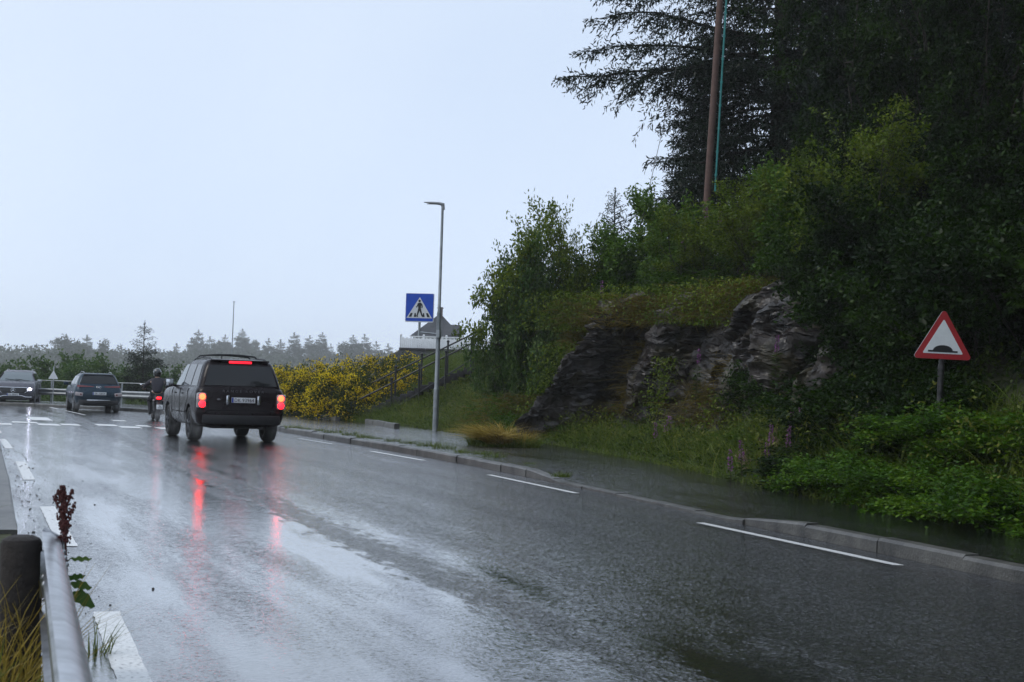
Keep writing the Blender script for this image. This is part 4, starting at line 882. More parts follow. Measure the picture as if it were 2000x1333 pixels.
# ------------------------------------------------------------------ guard rails
def wbeam(path, zc, name, m, parent, hgt=.31, flip=1):
    """steel W profile swept along a path at height zc, corrugation towards the road"""
    prof = [(.0, .155), (.03, .15), (.075, .115), (.08, .085), (.075, .06), (.01, .02), (.005, 0), (.01, -.02), (.075, -.06), (.08, -.085), (.075, -.115), (.03, -.15), (.0, -.155)]
    d = dirs(path); vs = []; fs = []; k = len(prof)
    for p, t in zip(path, d):
        r = right_of(t) * flip
        for o_, z in prof: vs.append((p.x + r.x * o_, p.y + r.y * o_, zc + z * hgt / .31))
        for o_, z in prof: vs.append((p.x + r.x * (o_ - .006), p.y + r.y * (o_ - .006), zc + z * hgt / .31))
    for i in range(len(path) - 1):
        for j in range(k - 1):
            a = i * 2 * k + j; b = a + 2 * k; fs += [(a, a + 1, b + 1, b), (a + k, b + k, b + k + 1, a + k + 1)]
        for j in (0, k - 1): a = i * 2 * k + j; fs.append((a, a + 2 * k, a + 3 * k, a + k))
    for i in (0, len(path) - 1):
        for j in range(k - 1): a = i * 2 * k + j; fs.append((a, a + 1, a + k + 1, a + k))
    mb = MB(); mb.add(vs, fs); return mb.build(name, m, parent, angle=50)
M['rail_steel'] = mat('rail_steel', (.42, .43, .45), .3, .85, noise=(9, .55, 1.25), bump=(40, .03)); 
e0 = gnd(84, 1052, .6); e1 = gnd(118, 1333, .6); dirn = (e1 - e0).normalized()
gr = tag(empty('guard_rail', (0, 0, 0)), 'silver steel guard rail in the near left corner ending at a dark wooden post', 'guard rail')
gpath = [Vector((e0 + dirn * t).xy) for t in np.arange(-.1, 9.0, .25)]
gpath = gpath[::-1]
wbeam(gpath, .47, 'rail', M['rail_steel'], gr)
ed = MB(); t0_ = Vector(gpath[-1]); dd_ = dirs(gpath)[-1]; r_ = right_of(dd_)
ed.tube([(t0_.x + r_.x * .0 , t0_.y + r_.y * .0, .63), (t0_.x + r_.x * .085, t0_.y + r_.y * .085, .585), (t0_.x + r_.x * .09, t0_.y + r_.y * .09, .36), (t0_.x + r_.x * .0, t0_.y + r_.y * .0, .31)], .012, 8); ed.build('end_lip', M['rail_steel'], gr)
bl = MB()
for t in (.08, .3, .52, 4.0, 4.3):
    for dz in (-.012, .012): pass
    c = e0.xy + dirn.xy * t; bl.ball((c.x + r_.x * .012, c.y + r_.y * .012, .47), (.02, .02, .02), 10, 6); bl.ball((c.x + r_.x * .084, c.y + r_.y * .084, .55), (.012, .014, .012), 8, 6)
bl.build('bolt', M['galv'], gr)
for i, t in enumerate((.16, 4.16, 8.16)):
    c = e0.xy + dirn.xy * t - r_ * .072; rng = random.Random(i); top = .63
    pm = MB(); pm.lathe([(.0, top - .004), (.05, top), (.075, top - .012), (.084, top - .03), (.086, .2), (.09, -.5), (0, -.5)], (0, 0, 0), 'z', 22); po = pm.build('post', M['wood_post'], gr); po.location = (c.x, c.y, 0); po.rotation_euler = (R(2), R(-1), i)
    MB().box((c.x + r_.x * .09, c.y + r_.y * .09, .47), (.07, .1, .2), Matrix.Rotation(math.atan2(r_.y, r_.x), 3, 'Z'), bev=.01).build('spacer', M['rail_steel'], gr)
# far guard rail round the outside of the bend
fr_pts = [gnd(310, 800, .12), gnd(238, 793.5, .12), gnd(150, 788, .12), gnd(60, 784, .12), gnd(-60, 782, .12)]
far_off = [Vector(p) for p in [(-11.6, 60.2), (-14.6, 63.4), (-18, 65.7), (-22.5, 67.6), (-30, 70.3), (-44, 74)]]
fp = resample(far_off, .6); fg_ = tag(empty('guard_rail'), 'far guard rail with a thin tube above it round the outside of the bend', 'guard rail')
fg_.name = 'guard_rail.001'
wbeam(fp, .62, 'rail', M['pole_steel'], fg_, flip=-1)
acc = 0; nxt = 0; fpd = dirs(fp); pts = []
for i in range(len(fp)):
    if i: acc += (fp[i] - fp[i - 1]).length
    if acc >= nxt:
        nxt += 2.0; q = fp[i]; m_ = MB(); m_.box((q.x + .06, q.y + .06, .45), (.05, .06, 1.35), bev=.01); m_.build('post', M['pole_steel'], fg_)
tb = MB(); tb.tube([(q.x + .06, q.y + .06, 1.14) for q in fp], .02, 8); tb.build('top_tube', M['pole_steel'], fg_)

# ------------------------------------------------------------------ utility pole, guy wire, mast
UY = 37.5
ub = at(1376, 470, UY); ut = at(1409, -40, UY); up = tag(empty('utility_pole', ub), 'tall reddish wooden pole leaning slightly in front of the dark spruce', 'utility pole')
v_ = ut - ub; v_ = v_ * 1.25
p = MB(); p.tube([v_ * t for t in (-.25, 0, .3, .6, 1)], [.105, .1, .094, .088, .078], 16); p.build('pole', M['pole_wood'], up)
p = MB(); o_ = Vector((.2, -.02, 0)); p.tube([v_ * t + o_ * (1 - .25 * t) for t in np.linspace(.15, 1, 14)], .028, 8)
for t in np.linspace(.2, .98, 12): p.cyl(v_ * t + o_ * (1 - .25 * t) + Vector((0, 0, -.03)), v_ * t + o_ * (1 - .25 * t) + Vector((0, 0, .03)), .04, n=8)
p.build('conduit', M['teal'], up)
g0, g1 = at(1262, 395, UY - 1.5), at(1358, -30, UY); gw = MB(); gw.tube([g0 + (g1 - g0) * -.15, g0, g1, g1 + (g1 - g0) * .2], .008, 5); gw.build('guy_wire', M['black_metal']); tag(bpy.data.objects['guy_wire'], 'thin guy wire slanting down to the left of the wooden pole', 'wire')
a0, a1 = at(452, 690, 120), at(457, 590, 120); ms = tag(empty('mast', (a0.x, a0.y, -2)), 'thin mast standing up above the black SUV roof against the sky', 'mast')
m_ = MB(); m_.tube([(0, 0, -1), (a1.x - a0.x, 0, a1.z + 2)], [.07, .035], 8); m_.build('pole', M['pole_steel'], ms); m_ = MB(); m_.box((a1.x - a0.x, 0, a1.z + 2), (.22, .1, .06), bev=.02); m_.build('cap', M['pole_steel'], ms)
a0, a1 = at(355, 742, 62), at(355, 724, 62); sp = tag(empty('snow_pole', (a0.x, a0.y, 0)), 'thin white snow pole just left of the black SUV', 'marker pole'); m_ = MB(); m_.cyl((0, 0, -.3), (0, 0, a1.z), .03); m_.build('pole', M['white_paint'], sp); m_ = MB(); m_.cyl((0, 0, a1.z - .2), (0, 0, a1.z - .1), .033); m_.build('reflector', M['sign_back'], sp)

# ------------------------------------------------------------------ steps, handrails, wall, fence, house
stp = tag(empty('steps'), 'concrete steps climbing the bank between two black handrails', 'steps')
sA, sB = at(712, 783, 48.8), at(935, 690, 48.8)            # foot and head of the flight
n_st = 16; dv = (sB - sA) / n_st; wdt = Vector((.12, 1.35, 0))
for i in range(n_st):
    c = sA + dv * i - Vector((0, 0, .28)); m_ = MB(); m_.box((c.x + dv.x / 2, c.y + wdt.y / 2 + .0, c.z - .12), (dv.x * 1.06, 1.3, .24), bev=.012); m_.build('step', M['coping'], stp)
def handrail(name, label, tops, pxs, Y, low):
    """tops: (px, py) of the hand rail, pxs: pixel columns of the posts, low: rail again below"""
    P0, P1 = at(*tops[0], Y), at(*tops[1], Y); base = Vector((P0.x, Y, 0)); hr = tag(empty(name, (P0.x, Y, P0.z - 1)), label, 'handrail', 'handrails of the steps')
    lo = Vector((P0.x, Y, P0.z - 1)); m_ = MB(); m_.tube([P0 - lo, P1 - lo], .028, 10); m_.build('hand_rail', M['black_metal'], hr)
    if low: m_ = MB(); m_.tube([P0 - lo + Vector((.9, 0, -.02)) + Vector((0, 0, -.45)) , P1 - lo + Vector((0, 0, -.52))], .022, 8); m_.build('lower_rail', M['black_metal'], hr)
    for px in pxs:
        t = (px - tops[0][0]) / (tops[1][0] - tops[0][0]); q = P0.lerp(P1, t) - lo; m_ = MB(); m_.cyl(q + Vector((0, 0, -1.15)), q + Vector((0, 0, .13)), .034); m_.ball(q + Vector((0, 0, .16)), .055, 10, 6); m_.build('post', M['black_metal'], hr)
handrail('handrail', 'black handrail on the far side of the steps, the higher of the two', ((703, 760), (946, 642)), (722, 773, 824, 875, 925), 50.4, False)
handrail('handrail', 'black handrail with a lower rail on the near side of the steps', ((703, 780), (938, 663)), (765, 819, 871, 921), 48.7, True)
WYD = 92
a, b = at(758, 690, WYD), at(960, 690, WYD); top = at(850, 686, WYD).z; bot = top - 3
def wall_thing():
    t = tag(empty('stone_wall', (0, 0, 0)), 'grey stone retaining wall with dark coping under the white fence', 'wall')
    m_ = MB(); m_.prism([(at(745, 712, WYD).x, bot), (b.x + 1, bot), (b.x + 1, top), (at(779, 686, WYD).x, top), (at(765, 693, WYD).x, top - .3), (at(745, 706, WYD).x, top - .75)], WYD, WYD + .6); m_.build('wall_face', M['stone_wall'], t)
    x0 = at(779, 686, WYD).x
    for i in range(5): m_ = MB(); m_.box((x0 + .85 + i * 1.72, WYD + .28, top + .07), (1.69, .75, .16), bev=.02); m_.build('coping_stone', M['coping'], t)
wall_thing()
fe = tag(empty('picket_fence'), 'white picket fence standing on the stone wall below the house', 'fence')
FYD = 94; x0, x1 = at(783, 670, FYD).x, at(960, 670, FYD).x; zt_, zb_ = at(850, 659, FYD).z, at(850, 686, FYD).z - .1
m_ = MB()
n_p = int((x1 - x0) / .13)
for i in range(n_p):
    x = x0 + i * .13; hh = zt_ - .12 + .06 * (i % 2); m_.box((x, FYD, (hh + zb_) / 2), (.122, .022, hh - zb_), bev=.004)
m_.build('picket_panel', M['white_paint'], fe)
m_ = MB()
for z in (zb_ + .2, zt_ - .2): m_.box(((x0 + x1) / 2, FYD + .04, z), (x1 - x0, .04, .09))
m_.build('rail', M['white_paint'], fe)
for i in range(5): m_ = MB(); xx = x0 + (x1 - x0) * i / 4.0; m_.box((xx, FYD + .08, (zt_ + zb_) / 2), (.1, .1, zt_ - zb_ + .06), bev=.01); m_.ball((xx, FYD + .08, zt_ + .08), .08, 10, 6); m_.build('post', M['white_paint'], fe)
m_ = MB(); q = at(782, 655, FYD); m_.cyl((q.x, FYD, zb_), (q.x, FYD, q.z), .018, n=6); m_.build('rod', M['galv'], fe)
HY = 126
ho = tag(empty('house'), 'house with a dark hipped slate roof and brick chimney behind the crossing sign', 'house')
def HP(px, py): q = at(px, py, HY); return (q.x, q.z)
ex0, ez = HP(801, 656); ex1, _ = HP(903, 658); rx, rz_ = HP(857, 612); gx_, gz_ = HP(898, 634)
base_z = ez - 2.6; cxm = (ex0 + ex1) / 2
m_ = MB(); m_.box(((ex0 + ex1) / 2 + .0, HY + 2.4, (base_z + ez) / 2), (ex1 - ex0 - .5, 4.2, ez - base_z)); m_.build('wall', M['house_wall'], ho, smooth=False)
m_ = MB()
wing = HP(868, 634); 
A = [(ex0, HY, ez), (ex1, HY, ez), (ex1, HY + 4.9, ez), (ex0, HY + 4.9, ez)]; rl0, rl1 = (rx - .12, HY + 2.4, rz_), (rx + .12, HY + 2.4, rz_)
m_.add(A + [rl0, rl1], [(0, 1, 5, 4), (1, 2, 5), (2, 3, 4, 5), (3, 0, 4), (0, 3, 2, 1)])
gx0 = HP(866, 634)[0]
m_.add([(gx0, HY + 1.2, gz_), (gx_, HY + 1.2, gz_), (ex1 + .05, HY + .1, HP(903, 650)[1]), (gx0, HY + .1, ez + .05), (gx_, HY + 3.4, gz_), (gx0, HY + 3.4, gz_), (ex1 + .05, HY + 4.6, HP(903, 650)[1]), (gx0, HY + 4.6, ez + .05)], [(0, 3, 2, 1), (0, 1, 4, 5), (1, 2, 6, 4), (5, 4, 6, 7), (3, 7, 6, 2), (0, 5, 7, 3)])
rf_ = m_.build('roof', M['slate'], ho, smooth=False)
c0 = HP(857, 622); c1 = HP(857, 604)
m_ = MB(); m_.box((rx + .02, HY + 2.2, (c0[1] + c1[1]) / 2), (.42, .5, c1[1] - c0[1] + .6), bev=.02); ch = m_.build('chimney', M['brick'], rf_)
m_ = MB(); m_.box((rx + .02, HY + 2.2, c1[1] + .22), (.6, .6, .04)); [m_.cyl((rx + .02 + dx, HY + 2.2, c1[1] - .02), (rx + .02 + dx, HY + 2.2, c1[1] + .22), .03) for dx in (-.2, .2)]; m_.build('chimney_cap', M['sign_back'], rf_)
m_ = MB(); m_.box(((ex0 + ex1) / 2, HY - .04, ez - .06), (ex1 - ex0 + .06, .12, .1)); m_.build('gutter', M['white_paint'], ho)
for xx in (-.3, .28):
    m_ = MB(); X_ = (ex0 + ex1) / 2 + xx * (ex1 - ex0); m_.box((X_, HY + .28, ez - 1.0), (.9, .06, 1.0)); f_ = m_.build('window', M['white_paint'], ho, smooth=False); m_ = MB(); m_.box((X_, HY + .25, ez - 1.0), (.74, .03, .84)); m_.build('pane', M['glass'], f_, smooth=False)

# ------------------------------------------------------------------ vegetation
def unit(v): return v / np.maximum(np.linalg.norm(v, axis=-1, keepdims=True), 1e-6)
def leaves(P, D, ln, wd, rng, tilt=.5):
    """one folded diamond per leaf -> (V, F)"""
    n = len(P); D = unit(D); Nn = unit(rng.normal(size=(n, 3)) * tilt + np.array([0, 0, 1.0])); S = unit(np.cross(D, Nn)); Nn = np.cross(S, D)
    ln = np.asarray(ln).reshape(-1, 1) * np.ones((n, 1)); wd = np.asarray(wd).reshape(-1, 1) * np.ones((n, 1))
    m = P + D * ln * .45
    V = np.stack([P, m + S * wd * .5 + Nn * wd * .15, P + D * ln - Nn * ln * .12, m - S * wd * .5 + Nn * wd * .15], 1).reshape(-1, 3)
    return V, np.arange(n * 4).reshape(n, 4)
def blades(P, D, ln, wd, bend, rng):
    """grass blades: three cross rows to a tip, bending over"""
    n = len(P); D = unit(D); ln = np.asarray(ln).reshape(-1, 1) * np.ones((n, 1)); wd = np.asarray(wd).reshape(-1, 1) * np.ones((n, 1)); bend = np.asarray(bend).reshape(-1, 1) * np.ones((n, 1))
    H = rng.normal(size=(n, 3)); H[:, 2] = 0; H = unit(H); S = unit(np.cross(D, H)); out = []
    for t, w_ in ((0, 1.0), (.4, .85), (.75, .5), (1.0, .06)):
        c = P + D * ln * t + H * ln * bend * t * t - np.array([0, 0, 1.0]) * ln * bend * .45 * t * t; out += [c - S * wd * w_ * .5, c + S * wd * w_ * .5]
    V = np.stack(out, 1).reshape(-1, 3); b = (np.arange(n) * 8)[:, None]
    F = np.concatenate([b + np.array([[0, 1, 3, 2]]), b + np.array([[2, 3, 5, 4]]), b + np.array([[4, 5, 7, 6]])]); return V, F
def join(parts):
    V = []; F = []; k = 0
    for v, f in parts: V.append(v); F.append(f + k); k += len(v)
    return np.concatenate(V), np.concatenate(F)

def spruce_mesh(seed, H, spread, z0, step, dens=1.0, spray=.15, nbr=5, long=None, droop=.3, m='spruce', top_taper=.85, gaps=0.0):
    """trunk mesh with limbs, and crown mesh of needle sprays along drooping twigs"""
    rng = np.random.default_rng(seed); tk = MB(); tk.tube([(0, 0, -1.5), (0, 0, 0), (.03, .02, H * .4), (0, 0, H * .97)], [H * .02, H * .017, H * .011, .012], 10); Ps, Ds, Ls = [], [], []
    z = z0; az = rng.uniform(0, 6.28)
    n = 60; zz = H * rng.uniform(.93, 1.0, n); Ps.append(np.stack([rng.normal(size=n) * .01, rng.normal(size=n) * .01, zz], -1)); e_ = rng.normal(size=(n, 3)); e_[:, 2] = 1.2; Ds.append(e_); Ls.append(np.full(n, spray * .6))
    B = []
    while z < H * .955:
        Lm = spread * (1 - (z - z0) / (H - z0)) ** top_taper + .12
        for b in range(nbr):
            az += 2 * math.pi / nbr + rng.uniform(-.5, .5)
            if rng.random() >= gaps: B.append((z + rng.uniform(-.5, .5) * step, az, Lm * rng.uniform(.62, 1.12)))
        z += step * rng.uniform(.75, 1.25)
    if True:
        for (zb, a, Lb) in B + list(long or []):
            f = max(0, (zb - z0) / (H - z0)); up = .6 if f > .88 else .28 if f > .6 else .06
            n = max(4, int(Lb / .14)); u = np.linspace(.06, 1, n); out = np.array([math.cos(a), math.sin(a), 0]); lat = np.array([-math.sin(a), math.cos(a), 0]); sp_l = spray * min(1, .35 + 1.6 * Lb / spread)
            ub = up + rng.uniform(-.12, .14)
            axis = np.array([0, 0, zb]) + out * (Lb * u)[:, None]; axis[:, 2] += Lb * (ub * u - droop * u ** 2 * (1 - f * .6) + .3 * droop * u ** 4) + np.cumsum(rng.normal(size=n)) * .03 * min(1, Lb / 2); axis += lat * (Lb * .07 * np.sin(u * 5 + rng.uniform(0, 6)) + np.cumsum(rng.normal(size=n)) * .03 * min(1, Lb / 2))[:, None]
            tk.tube([axis[i] for i in range(0, n, max(1, n // 6))], [max(.006, .011 * Lb * (1 - .85 * i / n)) for i in range(0, n, max(1, n // 6))], 5, False)
            for i in range(n):
                if u[i] < .2 and rng.random() < .6: continue
                for sgn in (-1, 1):
                    if rng.random() < .12: continue
                    tl = (.42 * Lb * (1 - u[i]) ** .8 * min(1, u[i] * 3.5) + .1 + .1 * min(1, Lb)) * rng.uniform(.4, 1.2); d = out * rng.uniform(.5, 1.0) + lat * sgn * rng.uniform(.4, 1.0) + np.array([0, 0, rng.uniform(-.55, .12)]); d /= np.linalg.norm(d)
                    k = max(2, int(tl / (sp_l * .5) * dens)); t = (np.arange(k) + .5) / k; pts = axis[i] + d * (tl * t)[:, None]; pts[:, 2] -= .35 * tl * t ** 2 * rng.uniform(.3, 1.4)
                    Ps.append(pts); Ds.append(d + rng.normal(size=(k, 3)) * .5); Ls.append(sp_l * rng.uniform(.7, 1.25, k))
                    hang = rng.random(k) < .55; m_ = int(hang.sum())                 # short twigs hanging from the side shoots
                    if m_ and Lb > .8:
                        h0 = pts[hang]; dv = rng.normal(size=(m_, 3)) * .3 + d * .35 + np.array([0, 0, -.8]); q = rng.uniform(.5, 1.5, m_)[:, None] * sp_l
                        for w_ in (.15, .8): Ps.append(h0 + dv * q * w_); Ds.append(dv + rng.normal(size=(m_, 3)) * .45); Ls.append(sp_l * rng.uniform(.6, 1.1, m_))
            Ps.append(axis); Ds.append(np.repeat(out[None], n, 0) + rng.normal(size=(n, 3)) * .35); Ls.append(np.full(n, sp_l))
    P, D, Ln = np.concatenate(Ps), np.concatenate(Ds), np.concatenate(Ls); V, F = leaves(P, D, Ln, Ln * .28, rng, 1.2)
    return tk, npmesh('crown', V, F, M[m])

def shrub_mesh(seed, H, spread, nst, depth, per_twig, leaf, m, up=.7, wid=.5, clear=.0, droop=0.0, tilt=1.0, twist=.35, stemr=.012):
    """several stems from one base, branching; leaves along the last twigs"""
    rng = np.random.default_rng(seed); tk = MB(); Ps, Ds = [], []
    def go(p, d, ln, r, dep):
        n = 4; pts = [p]; q = p.copy(); dd = d.copy()
        for i in range(n):
            dd = dd + rng.normal(size=3) * .16 * twist / .35 + np.array([0, 0, (.10 * up - droop * .2)]); dd /= np.linalg.norm(dd); q = q + dd * ln / n; pts.append(q)
        tk.tube(pts, [r * (1 - .5 * i / n) for i in range(n + 1)], 5, False)
        if dep <= 1:
            k = per_twig; t = rng.uniform(.1, 1.05, k); i0 = np.minimum((t * n).astype(int), n - 1); A = np.array(pts); c = A[i0] + (A[i0 + 1] - A[i0]) * (t * n - i0)[:, None]
            Ps.append(c + rng.normal(size=(k, 3)) * leaf * .8); e = rng.normal(size=(k, 3)); e[:, 2] -= droop * 1.2; Ds.append(e + dd * .5)
        if dep > 0:
            nb = 4 if dep > 1 else 3
            for b in range(nb):
                t = .3 + .7 * (b + rng.random()) / nb
                if dep == depth and t < clear: continue
                j = min(n - 1, int(t * n)); s = np.array(pts[j]) + (np.array(pts[j + 1]) - np.array(pts[j])) * (t * n - j); e = rng.normal(size=3); e /= np.linalg.norm(e); d2 = dd * up + e * (1.05 - .35 * up); d2 /= np.linalg.norm(d2)
                go(s, d2, ln * rng.uniform(.42, .68), r * .55, dep - 1)
    for s in range(nst):
        a = 2 * math.pi * s / nst + rng.uniform(-.5, .5); d = np.array([math.cos(a) * wid, math.sin(a) * wid, 1.0]) * 1.0; d[:2] *= rng.uniform(.3, 1.1); d /= np.linalg.norm(d)
        go(np.array([math.cos(a) * .1, math.sin(a) * .1, -.25]), d, H * rng.uniform(.55, .75), stemr * H / 2.5 * (1.6 if nst == 1 else 1), depth)
    P, D = np.concatenate(Ps), np.concatenate(Ds); sc = np.array([spread / max(1e-3, np.percentile(np.abs(P[:, :2]), 97)), 0, H / max(1e-3, P[:, 2].max())])
    V, F = leaves(P, D, leaf * rng.uniform(.7, 1.3, len(P)), leaf * .52 * rng.uniform(.8, 1.2, len(P)), rng, tilt)
    k = np.array([sc[0], sc[0], sc[2]]); V = V.reshape(-1, 4, 3); c0 = V[:, :1]; V = (V - c0 + c0 * k).reshape(-1, 3)
    tk.v = [(p[0] * k[0], p[1] * k[1], p[2] * k[2]) for p in tk.v]
    return tk, npmesh('crown', V, F, M[m])
def plant_of(name, label, cat, made, bark='bark', part=('trunk', 'crown'), group=None):
    tk, cm = made; r = tag(empty(name), label, cat, group); t = tk.build(part[0], M[bark], r); c = obj(part[1], cm, r); KIDS[r.name] = [t, c]; return r
def put(proto, used, loc, rz, sc, label, group=None):
    if not used.get(proto.name): used[proto.name] = 1; o = proto; o.location = loc; o.rotation_euler = (0, 0, rz); o.scale = sc if isinstance(sc, tuple) else (sc,) * 3
    else: o = copy_tree(proto, loc, rz, sc); [tag(q) for q in ()]
    if '.' not in o.name or o is not proto: KIDS.setdefault(o.name, kids(o)) if False else None
    o['label'] = label
    if group: o['group'] = group
    return o
used = {}
HT = {'birch_shrub': 3.6, 'willow_shrub': 2.9, 'leafy_shrub': 2.6, 'rowan_sapling': 3.0, 'young_spruce': 2.9, 'leafy_tree': 8.5}
def tz(x, y): return float(ter(np.array([x]), np.array([y]))[0])

# --- the tall spruces over the bank
zs_ = tz(7.6, 41.5); lz = lambda py: at(1300, py, 41.5).z - zs_
long = [(lz(95), R(182), 6.5), (lz(110), R(188), 5.9), (lz(70), R(177), 5.6), (lz(-20), R(186), 5.4), (lz(130), R(194), 4.9), (lz(145), R(176), 4.2), (lz(210), R(182), 3.4), (lz(300), R(186), 3.3), (lz(345), R(178), 2.9)]
spA = plant_of('spruce', 'tall dark spruce right of the wooden pole, one long bough reaching out over the sky', 'tree', spruce_mesh(3, 19, 4.3, .5, .44, 1.35, .17, 7, long, .22))
spB = plant_of('spruce', 'dense dark spruce behind the green branches in the right part of the photo', 'tree', spruce_mesh(8, 18, 4.4, .5, .46, 1.2, .19, 7, None, .28))
put(spA, used, (7.6, 41.5, tz(7.6, 41.5)), 0, 1.0, spA['label'])
put(spB, used, (12.2, 38.5, tz(12.2, 38.5)), 1.1, 1.05, spB['label'])
for i, (x, y, rz, sc, lb_, pr) in enumerate([(16.6, 42, 2.2, 1.0, 'dark spruce at the far right behind the leafy trees, its base hidden', spA), (10.6, 46.5, 4.0, .95, 'dark spruce standing in the gap behind the first two tall spruces', spB), (15.5, 33, 3.1, .9, 'dark spruce close behind the warning sign thicket', spB), (21, 37, .7, 1.1, 'dark spruce at the right edge deep in the wood', spA), (14.0, 50, 1.7, 1.0, 'dark spruce deepest in the wood behind the others', spA), (6.2, 47.5, 5.0, .62, 'smaller dark spruce low behind the wooden pole', spB),
                                      (19.5, 29.5, 2.5, .95, 'dark spruce out of the right edge beside the thicket', spB), (17, 25, 5.5, .9, 'dark spruce nearest on the right, mostly out of the picture', spA), (21, 20, 1.2, .9, 'dark spruce beyond the right edge above the pavement', spB)]):
    put(pr, used, (x, y, tz(x, y) - .3), rz, sc, lb_, 'dark spruces on the bank')

# --- leafy trees and shrubs on the bank
birch = plant_of('birch_shrub', '', 'shrub', shrub_mesh(1, 3.6, 1.5, 5, 4, 10, .075, 'birch', .95, .36, droop=.1))
willow = plant_of('willow_shrub', '', 'shrub', shrub_mesh(2, 2.9, 1.45, 6, 3, 34, .085, 'willow', .75, .55))
broad = plant_of('leafy_shrub', '', 'shrub', shrub_mesh(5, 2.6, 1.5, 6, 3, 32, .1, 'broad', .6, .7))
rowan = plant_of('rowan_sapling', '', 'sapling', shrub_mesh(7, 3.0, .95, 3, 3, 36, .1, 'rowan', .85, .3, .2, droop=.3))
brambl = plant_of('bramble_bush', '', 'bush', shrub_mesh(9, 1.15, 1.15, 9, 2, 90, .075, 'bramble', .45, 1.1, droop=.3, tilt=.5), 'twig', ('stems', 'leaves'))
shade = plant_of('shade_shrub', '', 'shrub', shrub_mesh(15, 2.8, 1.5, 6, 3, 40, .09, 'shade_leaf', .65, .6))
dark_b = plant_of('low_shade_bush', '', 'bush', shrub_mesh(16, 1.2, 1.2, 9, 2, 90, .08, 'shade_leaf', .5, 1.0, droop=.2), 'twig', ('stems', 'leaves'))
maple = plant_of('leafy_tree', '', 'tree', shrub_mesh(12, 8.5, 2.6, 3, 4, 44, .105, 'shade_leaf', .75, .4, .25, droop=.3))
ysp = plant_of('young_spruce', '', 'tree', spruce_mesh(21, 2.9, .95, .2, .13, 1.0, .1, 5, None, .1, 'spruce_mid', .9))
def spot(px, py, Y): p = at(px, py, Y); return p.x, p.y
def bank(proto, px, Y, rz, sc, label, dz=-.05, group=None, top=None):
    x = at(px, 700, Y).x
    if top:                                   # keep the shrubs of the rock top back from its edge
        for _ in range(40):
            s_, t_ = side_dist(np.array([x]), np.array([Y]))
            if not (26 < t_[0] < 38.2) or s_[0] > 4.0: break
            Y += .2; x = at(px, 700, Y).x
    z = tz(x, Y)
    if top: sc = (sc[0], sc[1], max(.3, (at(px, top, Y).z - z) / HT[proto.name]))
    return put(proto, used, (x, Y, z + dz), rz, sc, label, group)
G1 = 'shrubs along the top of the rock cutting'
bank(birch, 1062, 38.2, 0.3, (1.25, 1.25, 1), 'tall feathery birch shrub with the pale airy tip, left of the others on the rock', group=G1, top=362)
bank(birch, 1135, 38.4, 2.3, (0.8, 0.8, 1), 'thin twiggy birch shrub with see-through top right of the feathery one', group=G1, top=392)
bank(willow, 1028, 39.0, 1.2, (.9, .9, 1), 'rounded grey-green willow shrub at the left end of the bank against the sky', group=G1, top=462)
bank(willow, 1000, 39.6, 4.2, (0.6, 0.6, 1), 'small willow shrub leaning out farthest left, just right of the handrail top', group=G1, top=505)
bank(willow, 1030, 37.6, 3.2, (1.1, 1.1, 1), 'dense willow shrub under the feathery birch', group=G1, top=440)
bank(broad, 1090, 37.4, 2.0, (1.0, 1.0, 1), 'dark leafy shrub hanging over the left corner of the rock', group=G1, top=545)
bank(ysp, 1192, 37.6, .5, (0.95, 0.95, 1), 'young spruce with bare double tip on top of the rock', group=G1, top=366)
bank(willow, 1165, 36.8, 5.2, (1.0, 1.0, 1), 'olive willow shrub below the young spruce with the double tip', group=G1, top=440)
bank(rowan, 1255, 36.2, 1.4, (1.1, 1.1, 1), 'bright green rowan sapling against the sky left of the wooden pole', group=G1, top=392)
bank(rowan, 1305, 36.0, 3.4, (1.1, 1.1, 1), 'light green rowan sapling with the highest tip left of the wooden pole', group=G1, top=345)
bank(rowan, 1345, 35.6, 0.4, (1.0, 1.0, 1), 'rowan sapling at the foot of the wooden pole', group=G1, top=385)
bank(broad, 1240, 35.4, 3.9, (1.0, 1.0, 1), 'dark leafy shrub below the bright rowan saplings', group=G1, top=455)
bank(birch, 1400, 33.5, 1.9, (1.0, 1.0, 1), 'olive birch shrub covering the foot of the wooden pole', group=G1, top=395)
bank(birch, 1480, 32.5, 4.4, (1.15, 1.15, 1), 'bushy birch shrub right of the wooden pole with dark stems showing', group=G1, top=320)
bank(rowan, 1545, 32.0, 2.6, (1.2, 1.2, 1), 'rowan sapling with drooping leaves in front of the dark spruce', group=G1, top=290)
bank(broad, 1350, 33.2, .7, (0.9, 0.9, 1), 'low olive shrub above the tawny grass on the rock', group=G1, top=500)
bank(broad, 1440, 31.0, 5.1, (1.0, 1.0, 1), 'dark leafy shrub over the right end of the rock', group=G1, top=500)
bank(birch, 1610, 30.5, 0.9, (1.2, 1.2, 1), 'birch shrub with yellowish tips below the leafy tree', group=G1, top=300)
bank(willow, 1590, 30.5, 2.9, (1.1, 1.1, 1), 'dark willow shrub hanging over the shaded end of the rock', group=G1, top=480)
G2 = 'thicket on the shaded bank'
